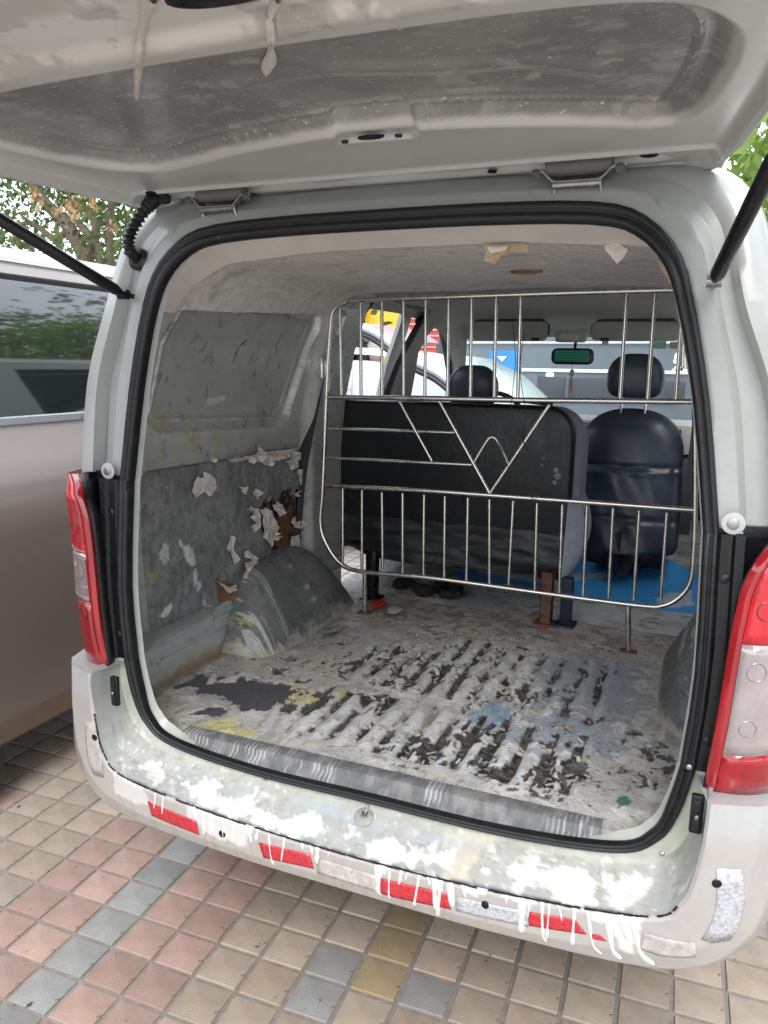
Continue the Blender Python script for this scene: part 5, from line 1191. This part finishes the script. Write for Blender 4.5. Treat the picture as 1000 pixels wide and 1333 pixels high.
# section from rocker to roof: (x, z)
sec = [(X0 - .12, .22), (X0 - .04, .235), (X0 - .01, .26), (X0, .33), (X0 + .0, .345)]
def extr(name, prof, m, y0=-3.0, y1=2.75, k=2):
    b = MB(); b.loft([[(x_, yy, z_) for x_, z_ in prof] for yy in np.linspace(y0, y1, k)], closed=False); return b.build(name, m, nv_, smooth=35)
extr('rocker', sec, rock)
extr('lower_side', [(X0, .345), (X0 + .004, .40), (X0 + .012, .55), (X0 + .022, .72), (X0 + .030, .88), (X0 + .034, 1.0), (X0 + .030, 1.09), (X0 + .012, 1.125)], side_shade)
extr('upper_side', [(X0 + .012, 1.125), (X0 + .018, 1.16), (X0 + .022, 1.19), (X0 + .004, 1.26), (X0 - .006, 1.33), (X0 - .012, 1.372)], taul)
extr('window_sill', [(X0 - .006, 1.372), (X0 - .002, 1.376), (X0 - .002, 1.398), (X0 - .010, 1.402)], mat('sill_metal', (.45, .46, .48), .3, .6, .05, 20))
wn_ = extr('side_window', [(X0 - .014, 1.400), (X0 - .035, 1.55), (X0 - .065, 1.70), (X0 - .105, 1.84), (X0 - .12, 1.872)], glassd)
extr('window_frame', [(X0 - .118, 1.868), (X0 - .118, 1.885), (X0 - .124, 1.892)], rubber)
extr('roof_side', [(X0 - .120, 1.890), (X0 - .130, 1.925), (X0 - .155, 1.962), (X0 - .20, 1.990), (X0 - .35, 2.01), (X0 - .9, 2.03), (X0 - 1.5, 2.01)], taul)
extr('roof_gutter', [(X0 - .128, 1.928), (X0 - .122, 1.932), (X0 - .128, 1.938)], taul)
b = MB(); b.box((X0 - 1.6, -3.0, .25), (X0 - .13, 2.75, 1.36)); b.build('cabin_block', blackp, nv_)
b = MB(); b.box((X0 - 1.6, -3.0, 1.36), (X0 - 1.4, 2.75, 2.0)); b.build('far_side', glassd, nv_)
b = MB(); b.loft([[(X0 + dx, yy, zz) for dx, zz in ((-.12, .3), (.0, .5), (.025, .9), (0, 1.3), (-.05, 1.6), (-.13, 1.9), (-.4, 2.0), (-1.5, 2.0))] for yy in (2.75,)] + [[(X0 - .7, 3.0, zz) for zz in (.3, .5, .9, 1.3, 1.6, 1.9, 2.0, 2.0)]], closed=False); b.build('front_end', taul, nv_)
def wheel(parent, c, r, wd, m_t=None):
    c = np.array(c, float); w_ = node('wheel', parent)
    b = MB(); prof = [(0, r * .62), (0, r * .9), (.015, r * .97), (.04, r), (wd - .04, r), (wd - .015, r * .97), (wd, r * .9), (wd, r * .62)]
    R = []
    for a in np.linspace(0, 2 * np.pi, 49)[:-1]: R.append([(c[0] - q, c[1] + rr_ * math.cos(a), c[2] + rr_ * math.sin(a)) for q, rr_ in prof])
    V = [p for q in R for p in q]; n = len(prof); k = len(R); b.add(V, [(i * n + j, i * n + j + 1, ((i + 1) % k) * n + j + 1, ((i + 1) % k) * n + j) for i in range(k) for j in range(n - 1)])
    b.build('tyre', rubber, w_)
    b = MB(); b.disc(c - np.array([.03, 0, 0]), (1, 0, 0), r * .63, .02, 32, r * .3); b.build('rim', mat('alloy_rim', (.5, .5, .5), .3, .8, .1, 10), w_)
wheel(nv_, (X0 - .03, .13, .31), .31, .2); wheel(nv_, (X0 - .03, -2.6, .31), .31, .2)

# ================================================================== CARS, TRUCK AND BUILDINGS SEEN THROUGH THE CABIN
def side_car(name, label, yc, x_front, x_rear, m, roof_z, group=None, y_w=1.5, near=True):
    """saloon standing across the view, nose to the right (+x)"""
    t = thing(name, label, 'car'); L = x_front - x_rear
    def X(f): return x_front - L * f
    top = [(X(0), .55), (X(.01), .72), (X(.06), .84), (X(.25), .96), (X(.29), 1.0)]
    body = [(X(.0), .35)] + top + [(X(.85), 1.0), (X(.97), .97), (X(1), .80), (X(1), .35)]
    b = MB(); b.prism([(a, yc, z_) for a, z_ in body], (0, y_w, 0)); b.build('body', m, t, bevel=.05, seg=3)
    # roof with pillars: arch strips near and far side
    rl = [(X(.28), 1.0), (X(.36), roof_z - .22), (X(.44), roof_z - .06), (X(.52), roof_z), (X(.66), roof_z - .01), (X(.76), roof_z - .10), (X(.86), 1.0)]
    rlc = cr([(a, 0, z_) for a, z_ in rl], 6)
    for yy in (yc + .12, yc + y_w - .16):
        b = MB(); b.tube([(p[0], yy, p[2]) for p in rlc], .038, 8); b.build('roof_pillar', m, t)
        b = MB(); b.tube([(p[0], yy - .01, p[2] - .05) for p in rlc[3:-3]], .02, 8); b.build('window_seal', rubber, t)
    b = MB(); b.tube([(X(.56), yc + .10, 1.0), (X(.55), yc + .12, roof_z - .02)], .035, 8); b.build('middle_pillar', blackp, t)
    b = MB(); P = [p for p in rlc if p[2] > roof_z - .16]; b.loft([[(p[0], yc + .12, p[2] + .02) for p in P], [(p[0], yc + y_w / 2, p[2] + .05) for p in P], [(p[0], yc + y_w - .16, p[2] + .02) for p in P]], closed=False); b.build('roof', m, t)
    b = MB(); A = [p for p in rlc if p[0] > X(.46)]; b.loft([[(p[0], yc + .15, p[2]) for p in A], [(p[0], yc + y_w - .18, p[2]) for p in A]], closed=False); b.build('windscreen', mat('pale_screen', (.50, .56, .54), .15, 0, .15, 6, coat=1, stretch=(1, 6, 1)), t)
    for f in (.19, .82): pass
    for f in (.19, .82):
        b = MB(); b.tube([(X(f), yc - .03, .31), (X(f), yc + .2, .31)], .31, 28); b.build('wheel', rubber, t, bevel=.02)
    b = MB(); q = (X(.34), yc - .10, 1.10); b.box((q[0] - .05, q[1], q[2] - .06), (q[0] + .05, q[1] + .14, q[2] + .06)); b.build('wing_mirror', m, t, bevel=.03)
    return t
sil = mat('silver_car_paint', (.46, .49, .54), .3, .3, .03, 6, coat=.6); wht2 = mat('white_car_paint', (.82, .83, .84), .3, 0, .02, 6, coat=.6)
# silver car: the nearer of the two
sc_ = thing('silver_car', 'silver car beyond the open side door, its window frame arching down to the right', 'car')
def P_(px, py, y_=4.3): return AY(px, py, y_)
b = MB(); arc = cr([P_(420, 424), P_(445, 421), P_(470, 426), P_(495, 438), P_(520, 458), P_(545, 474), P_(572, 488), P_(600, 512), P_(622, 535)], 5)
b.tube(arc, .034, 8); b.build('roof_pillar', sil, sc_, smooth=60)
b = MB(); b.tube([p + np.array([-.015, -.02, -.045]) for p in arc], .022, 8); b.build('window_seal', rubber, sc_)
b = MB(); b.loft([[p + np.array([0, 0, .02]) for p in arc[:18]], [p + np.array([0, 1.3, .03]) for p in arc[:18]]], closed=False); b.build('roof', sil, sc_)
A = arc[22:]; b = MB(); b.loft([[p + np.array([.01, 0, -.0]) for p in A], [p + np.array([.35, .6, .02]) for p in A], [p + np.array([.36, 1.3, .0]) for p in A]], closed=False); b.build('windscreen', mat('pale_screen', (.50, .58, .55), .12, 0, .2, 5, coat=1, stretch=(1, 5, 1)), sc_)
zb = 1.08; b = MB(); b.prism([(-3.9, 4.25, .35), (-.1, 4.25, .35), (.55, 4.25, .5), (.6, 4.25, .85), (.1, 4.25, .98), (-.75, 4.25, 1.12), (-1.1, 4.25, 1.18), (-3.6, 4.25, 1.22), (-3.95, 4.25, 1.0)], (0, 1.5, 0)); b.build('body', sil, sc_, bevel=.06, seg=3)
for xx in (-.35, -3.1):
    b = MB(); b.tube([(xx, 4.22, .31), (xx, 4.42, .31)], .31, 28); b.build('wheel', rubber, sc_, bevel=.02)
b = MB(); c0 = P_(448, 492, 4.1); b.box(c0 - np.array([.10, .04, .10]), c0 + np.array([.07, .04, .08])); o = b.build('wing_mirror', wht2, sc_, bevel=.03)
# white car behind it
wc = thing('white_car', 'white car behind the silver one, only roof and upper windows showing', 'car')
q0 = AY(450, 466, 6.6); q1 = AY(640, 492, 6.6)
roofl = cr([(-6.2, 0, 1.35), (-5.6, 0, 1.60), (-4.9, 0, 1.70), (-3.6, 0, 1.715), (-2.6, 0, 1.68), (-2.1, 0, 1.60), (-1.5, 0, 1.35), (-1.0, 0, 1.12)], 5)
b = MB(); b.loft([[(p[0], 6.6, p[2]) for p in roofl], [(p[0], 6.7, p[2] + .05) for p in roofl], [(p[0], 7.4, p[2] + .08) for p in roofl], [(p[0], 8.1, p[2]) for p in roofl]], closed=False); b.build('roof', wht2, wc)
b = MB(); b.prism([(-6.3, 6.55, .35), (-.1, 6.55, .35), (0, 6.55, .8), (-.9, 6.55, 1.1), (-6.2, 6.55, 1.15)], (0, 1.5, 0)); b.build('body', wht2, wc, bevel=.06)
win = mat('bright_side_glass', (.50, .54, .58), .15, 0, .05, 6, coat=1)  # pale opaque colour stands for the bright reflection in the windows
b = MB(); b.prism([(-5.9, 6.62, 1.1), (-1.2, 6.62, 1.1), (-2.2, 6.62, 1.56), (-2.9, 6.62, 1.63), (-4.9, 6.62, 1.64), (-5.5, 6.62, 1.55)], (0, 1.4, 0)); b.build('side_window', win, wc)
for xx in (-3.1, -3.45, -2.5):
    b = MB(); b.box((xx - .02, 6.60, 1.1), (xx + .02, 6.62, 1.62)); b.build('window_pillar', sil, wc)
for xx in (-1.0, -5.2):
    b = MB(); b.tube([(xx, 6.5, .31), (xx, 6.7, .31)], .31, 28); b.build('wheel', rubber, wc)
# truck chassis with tank and a yellow grille panel
tr = thing('truck_chassis', 'bare truck chassis with grey tank and yellow slatted radiator panel behind the white car', 'truck')
yt = 9.5
def q_(px, py): return AY(px, py, yt)
b = MB(); a0, a1 = q_(445, 438), q_(478, 446); b.box((a0[0] - .8, yt, a1[2]), (a1[0], yt + 1, a0[2] + .1)); b.box((a0[0] + .1, yt, a1[2] - .4), (a0[0] + .28, yt + .8, a1[2])); b.build('frame_rail', mat('dusty_brown', (.16, .13, .10), .9, 0, .3, 8), tr, bevel=.03)
b = MB(); a0, a1 = q_(470, 446), q_(503, 465); b.tube([(a0[0], yt + .3, (a0[2] + a1[2]) / 2), (a1[0], yt + .3, (a0[2] + a1[2]) / 2)], .24, 20); b.build('tank', mat('grey_tank', (.33, .32, .30), .6, 0, .2, 4), tr)
b = MB(); a0, a1 = q_(461, 440), q_(474, 464); b.box((a0[0], yt - .1, a1[2]), (a1[0], yt + .3, a0[2])); b.build('black_box', blackp, tr, bevel=.03)
b = MB(); a0 = q_(446, 463); b.tube([(a0[0], yt, a0[2]), (a0[0], yt + .4, a0[2])], .42, 24); b.build('tyre', rubber, tr, bevel=.05)
yel = mat('yellow_paint', (.75, .48, .03), .5, 0, .08, 6)
b = MB(); a0, a1 = q_(503, 443), q_(525, 464); b.box((a0[0], yt - .2, a1[2] - .2), (a1[0], yt + .1, a0[2] + .05)); yp = b.build('radiator_panel', yel, tr, bevel=.05)
for k in range(6):
    zz = a1[2] - .02 + k * .055; b = MB(); b.box((a0[0] + .12, yt - .225, zz), (a1[0] - .08, yt - .19, zz + .018)); b.build('slat', blackp, yp)
# yellow sheeting, red building, white block
yb = thing('yellow_container', 'yellow ribbed container behind the truck chassis', 'container')
a0, a1 = AY(455, 396, 13), AY(487, 425, 13); b = MB(); b.box((a0[0] - 2, 13, 0), (a1[0], 15, a0[2] + .35)); yb2 = b.build('wall', yel, yb)
for k in range(14):
    b = MB(); xx = a1[0] - .07 - k * .13; b.box((xx, 12.96, .1), (xx + .05, 13.0, a0[2] + .3)); b.build('rib', yel, yb)
rb_ = thing('red_building', 'red brick building with white panels beyond the cars', 'building')
redw = mat('red_wall', (.42, .075, .085), .85, 0, .15, 3); a0, a1 = AY(507, 398, 17), AY(600, 430, 17)
b = MB(); b.box((a0[0], 17, 0), (a1[0] + 1.3, 21, 7)); wal = b.build('wall', redw, rb_)
rs = random.Random(8)
for k in range(30):
    zz = .6 + k * .14; b = MB(); b.box((a0[0], 16.975, zz), (a1[0] + 1.3, 17, zz + .03)); b.build('brick_course', mat('pink_mortar', (.62, .42, .40), .9), rb_, kind=None)
for px, py, wx_, wz_ in ((511, 428, .4, .25), (522, 412, .35, .3)):
    c0 = AY(px, py, 16.95); b = MB(); b.box((c0[0] - wx_ / 2, 16.93, c0[2] - wz_ / 2), (c0[0] + wx_ / 2, 16.97, c0[2] + wz_ / 2)); b.build('window', mat('pale_panel', (.6, .6, .6), .5), rb_)
kb = thing('dark_kiosk', 'dark grey kiosk with a bright blue panel, seen through the front side window', 'kiosk')
a0, a1 = AY(568, 444, 11), AY(588, 466, 11); b = MB(); b.box((a0[0], 11, 0), (a1[0] + .1, 12.5, a0[2])); b.build('wall', mat('kiosk_grey', (.10, .10, .11), .7), kb)
a0, a1 = AY(577, 455, 10.98), AY(586, 467, 10.98); b = MB(); b.box((a0[0], 10.95, a1[2] - .4), (a1[0], 11.0, a0[2])); b.build('panel', mat('sky_blue_panel', (.05, .32, .72), .5), kb)
# long grey truck side facing the windscreen
gt = thing('grey_box_truck', 'long blue-grey truck body across the front, blue panel with a white triangle', 'truck')
yg = 7.6
a0 = AY(600, 445, yg); a1 = AY(905, 445, yg)
b = MB(); b.box((a0[0] - .0, yg, .5), (3.6, yg + 2.2, 3.1)); b.build('box_body', mat('blue_grey_side', (.13, .15, .175), .5, 0, .12, 2), gt, bevel=.03)
b = MB(); z0_ = AY(780, 483, yg)[2]; b.box((AY(680, 483, yg)[0], yg - .03, z0_ - .018), (3.5, yg - .004, z0_ + .018)); b.build('white_stripe', mat('stripe_white', (.72, .74, .76), .5), gt)
p0, p1 = AY(637, 456, yg - .03), AY(672, 486, yg - .03); b = MB(); b.box((p0[0], yg - .03, p1[2]), (p1[0], yg - .004, p0[2])); b.build('blue_panel', mat('blue_panel', (.035, .21, .52), .5), gt)
t0, t1, t2 = AY(647, 464, yg - .04), AY(660, 464, yg - .04), AY(653.5, 471, yg - .04); b = MB(); b.prism([t0, t1, t2], (0, .006, 0)); b.build('triangle_mark', wht2, gt)
for k, (px0, px1, py0, py1) in enumerate(((700, 735, 490, 520), (740, 800, 492, 525), (805, 890, 495, 525))):
    p0, p1 = AY(px0, py0, yg - .02), AY(px1, py1, yg - .02); b = MB(); b.box((p0[0], yg - .02, p1[2]), (p1[0], yg - .003, p0[2])); b.build('side_locker', mat('locker_dark', (.045, .05, .06), .5, 0, .2, 3), gt, bevel=.01)
for xx in (-.9, 2.4):
    b = MB(); b.tube([(xx, yg + .0, .45), (xx, yg + .4, .45)], .45, 28); b.build('wheel', rubber, gt, bevel=.04)
# white round marks on the truck side
mk = MB()
for px, py, r in ((712, 500, .06), (716, 488, .05), (708, 510, .05), (884, 464, .05), (888, 472, .05), (880, 470, .03), (892, 462, .03), (884, 480, .05), (878, 483, .03), (890, 481, .04)):
    p = AY(px, py, yg - .004); mk.disc(p, (0, -1, 0), r, .004, 10)
mk.build('white_mark', wht2, gt)
b = MB()
for pts in ([(604, 446), (900, 446)], [(690, 520), (880, 524)]):
    P = [AY(*p, yg - .03) for p in pts]; b.tube(cr(P, 4), .011, 6)
b.build('white_rail', wht2, gt)

# ================================================================== TREES
def leafmat(name, c1, c2):
    m = bpy.data.materials.new(name); m.use_nodes = True; N = m.node_tree.nodes; L = m.node_tree.links; b = N['Principled BSDF']
    a = N.new('ShaderNodeAttribute'); a.attribute_name = 'Col'; L.new(a.outputs['Color'], b.inputs['Base Color']); b.inputs['Roughness'].default_value = .5
    tr_ = N.new('ShaderNodeBsdfTranslucent'); L.new(a.outputs['Color'], tr_.inputs[0]); mx = N.new('ShaderNodeMixShader'); mx.inputs[0].default_value = .35
    L.new(b.outputs[0], mx.inputs[1]); L.new(tr_.outputs[0], mx.inputs[2]); L.new(mx.outputs[0], N['Material Output'].inputs[0]); return m
lm = leafmat('leaf', 0, 0)
def leaves(name, centers, per, spread, size, cols, parent, seed=1, droop=.3):
    r = np.random.RandomState(seed); n = len(centers) * per
    c = np.repeat(np.array(centers), per, 0) + r.normal(0, 1, (n, 3)) * spread * r.uniform(.5, 1.2, (n, 1))
    a = r.normal(0, 1, (n, 3)); a[:, 2] -= droop * 2; a /= np.linalg.norm(a, axis=1)[:, None]
    bn = np.cross(a, r.normal(0, 1, (n, 3))); bn /= np.linalg.norm(bn, axis=1)[:, None]; nn = np.cross(a, bn)
    l = size * r.uniform(.6, 1.3, (n, 1)); wd = l * r.uniform(.24, .34, (n, 1))
    V = np.stack([c - a * l * .5, c + bn * wd - a * l * .05 + nn * l * .06, c + a * l * .5 - nn * l * .08, c - bn * wd - a * l * .05 + nn * l * .06, c + nn * 0], 1)
    V = np.stack([V[:, 0], V[:, 1], V[:, 2], V[:, 3]], 1).reshape(-1, 3)
    F = np.arange(n * 4).reshape(-1, 4)
    cc_ = np.array(cols)[r.choice(len(cols), n)] * r.uniform(.7, 1.25, (n, 1)); return mesh_obj(name, V, F, lm, parent, 0, np.repeat(cc_, 4, 0))
bark = mat('bark', (.13, .095, .07), .9, 0, .3, 8, bump=.8, bscale=30, stretch=(4, 4, 1))
G1, G2, G3, TN = (.07, .12, .03), (.11, .17, .04), (.045, .08, .03), (.42, .27, .12)
def tree(name, label, base, branches, clusters, per, spread, size, cols, group=None, seed=1):
    t = thing(name, label, 'tree', group)
    for i, (pts, r0, r1) in enumerate(branches):
        P = cr(pts, 5); b = MB(); b.tube(P, list(np.linspace(r0, r1, len(P))), 10); b.build('trunk' if i == 0 else 'limb', bark, t, smooth=80)
    leaves('crown', clusters, per, spread, size, cols, t, seed); return t
YT = 5.4
def TP_(px, py, y_=YT): return AY(px, py, y_)
rs = random.Random(21); cl = []
for _ in range(120):
    cl.append(TP_(rs.uniform(-80, 205), rs.uniform(120, 330), rs.uniform(5.0, 6.6)) )
for _ in range(60): cl.append(np.array([rs.uniform(-9, -4.2), rs.uniform(5, 8), rs.uniform(3.2, 5.4)]))
t = tree('brown_podded_tree', 'leaning tree with brown seed pods behind the parked van', None,
     [([TP_(118, 460), TP_(120, 380), TP_(108, 330), TP_(85, 290), TP_(60, 265), TP_(30, 220)], .10, .05), ([TP_(112, 340), TP_(125, 300), TP_(118, 270), TP_(130, 220)], .055, .03), ([TP_(150, 400), TP_(143, 320), TP_(145, 270), TP_(150, 220)], .045, .03), ([TP_(90, 300), TP_(70, 310), TP_(40, 290), TP_(10, 300)], .045, .02), ([TP_(130, 350), TP_(128, 320), TP_(100, 285), TP_(90, 240)], .05, .03)],
     cl, 70, .26, .075, [G1, G2, G3, G1, (.13, .20, .05)], seed=3)
pods = [TP_(px, py, 5.0) for px, py in ((48, 255), (50, 262), (93, 275), (96, 281), (78, 278), (120, 262), (100, 262), (20, 300), (146, 292), (150, 310), (10, 305), (60, 240), (135, 315))]
leaves('dry_pods', pods[:9], 12, .05, .085, [TN, (.50, .36, .18), (.34, .20, .09)], t, 7, droop=1.2)['kind'] = 'stuff'
rs = random.Random(4); cl = [np.array([rs.uniform(-13, -5), rs.uniform(9, 12), rs.uniform(1.8, 4.2)]) for _ in range(90)]
tree('dark_green_tree', 'darker leafy tree further back behind the podded tree', None, [([(-8.5, 10.5, 0), (-8.4, 10.4, 2), (-8.0, 10.2, 4)], .18, .08)], cl, 40, .45, .18, [G3, G1, (.05, .09, .05)], seed=9)
cl = []; rs = random.Random(6)
for _ in range(62): cl.append(AY(rs.uniform(905, 1130), rs.uniform(70, 330), rs.uniform(2.9, 4.6)))
for _ in range(24): cl.append(np.array([rs.uniform(1.3, 3.4), rs.uniform(2.8, 5), rs.uniform(2.4, 4.2)]))
tree('light_green_tree', 'bright green broad-leaved tree behind the right roof corner', None, [([(1.9, 4.0, 0), (1.95, 4.0, 1.5), (1.8, 3.9, 2.6), (1.5, 3.8, 3.4)], .12, .05), ([(1.9, 4, 1.8), (1.5, 3.7, 2.4), (1.1, 3.5, 2.8)], .05, .02)], cl, 52, .17, .085, [(.24, .36, .07), (.32, .44, .10), (.17, .27, .06)], seed=13)
# trees on the right and behind the camera, seen only as reflections in paint and glass
for k, (bx, by) in enumerate(((6.5, -1.5), (7.5, 3.0), (6.0, 7.0), (5.2, -6.0))):
    rs = random.Random(50 + k); cl = [np.array([bx + rs.gauss(0, 1.1), by + rs.gauss(0, 1.5), rs.uniform(2.0, 6.0)]) for _ in range(80)]
    tree('roadside_tree', ['green tree beside the bay opposite the vans', 'green tree right of the box truck', 'leafy tree beyond the light green one', 'green tree behind the viewer'][k], None, [([(bx, by, 0), (bx + .1, by, 1.5), (bx, by + .1, 3.5)], .16, .09)], cl, 30, .42, .24, [G3, G1, G2], group='trees round the car park', seed=60 + k)
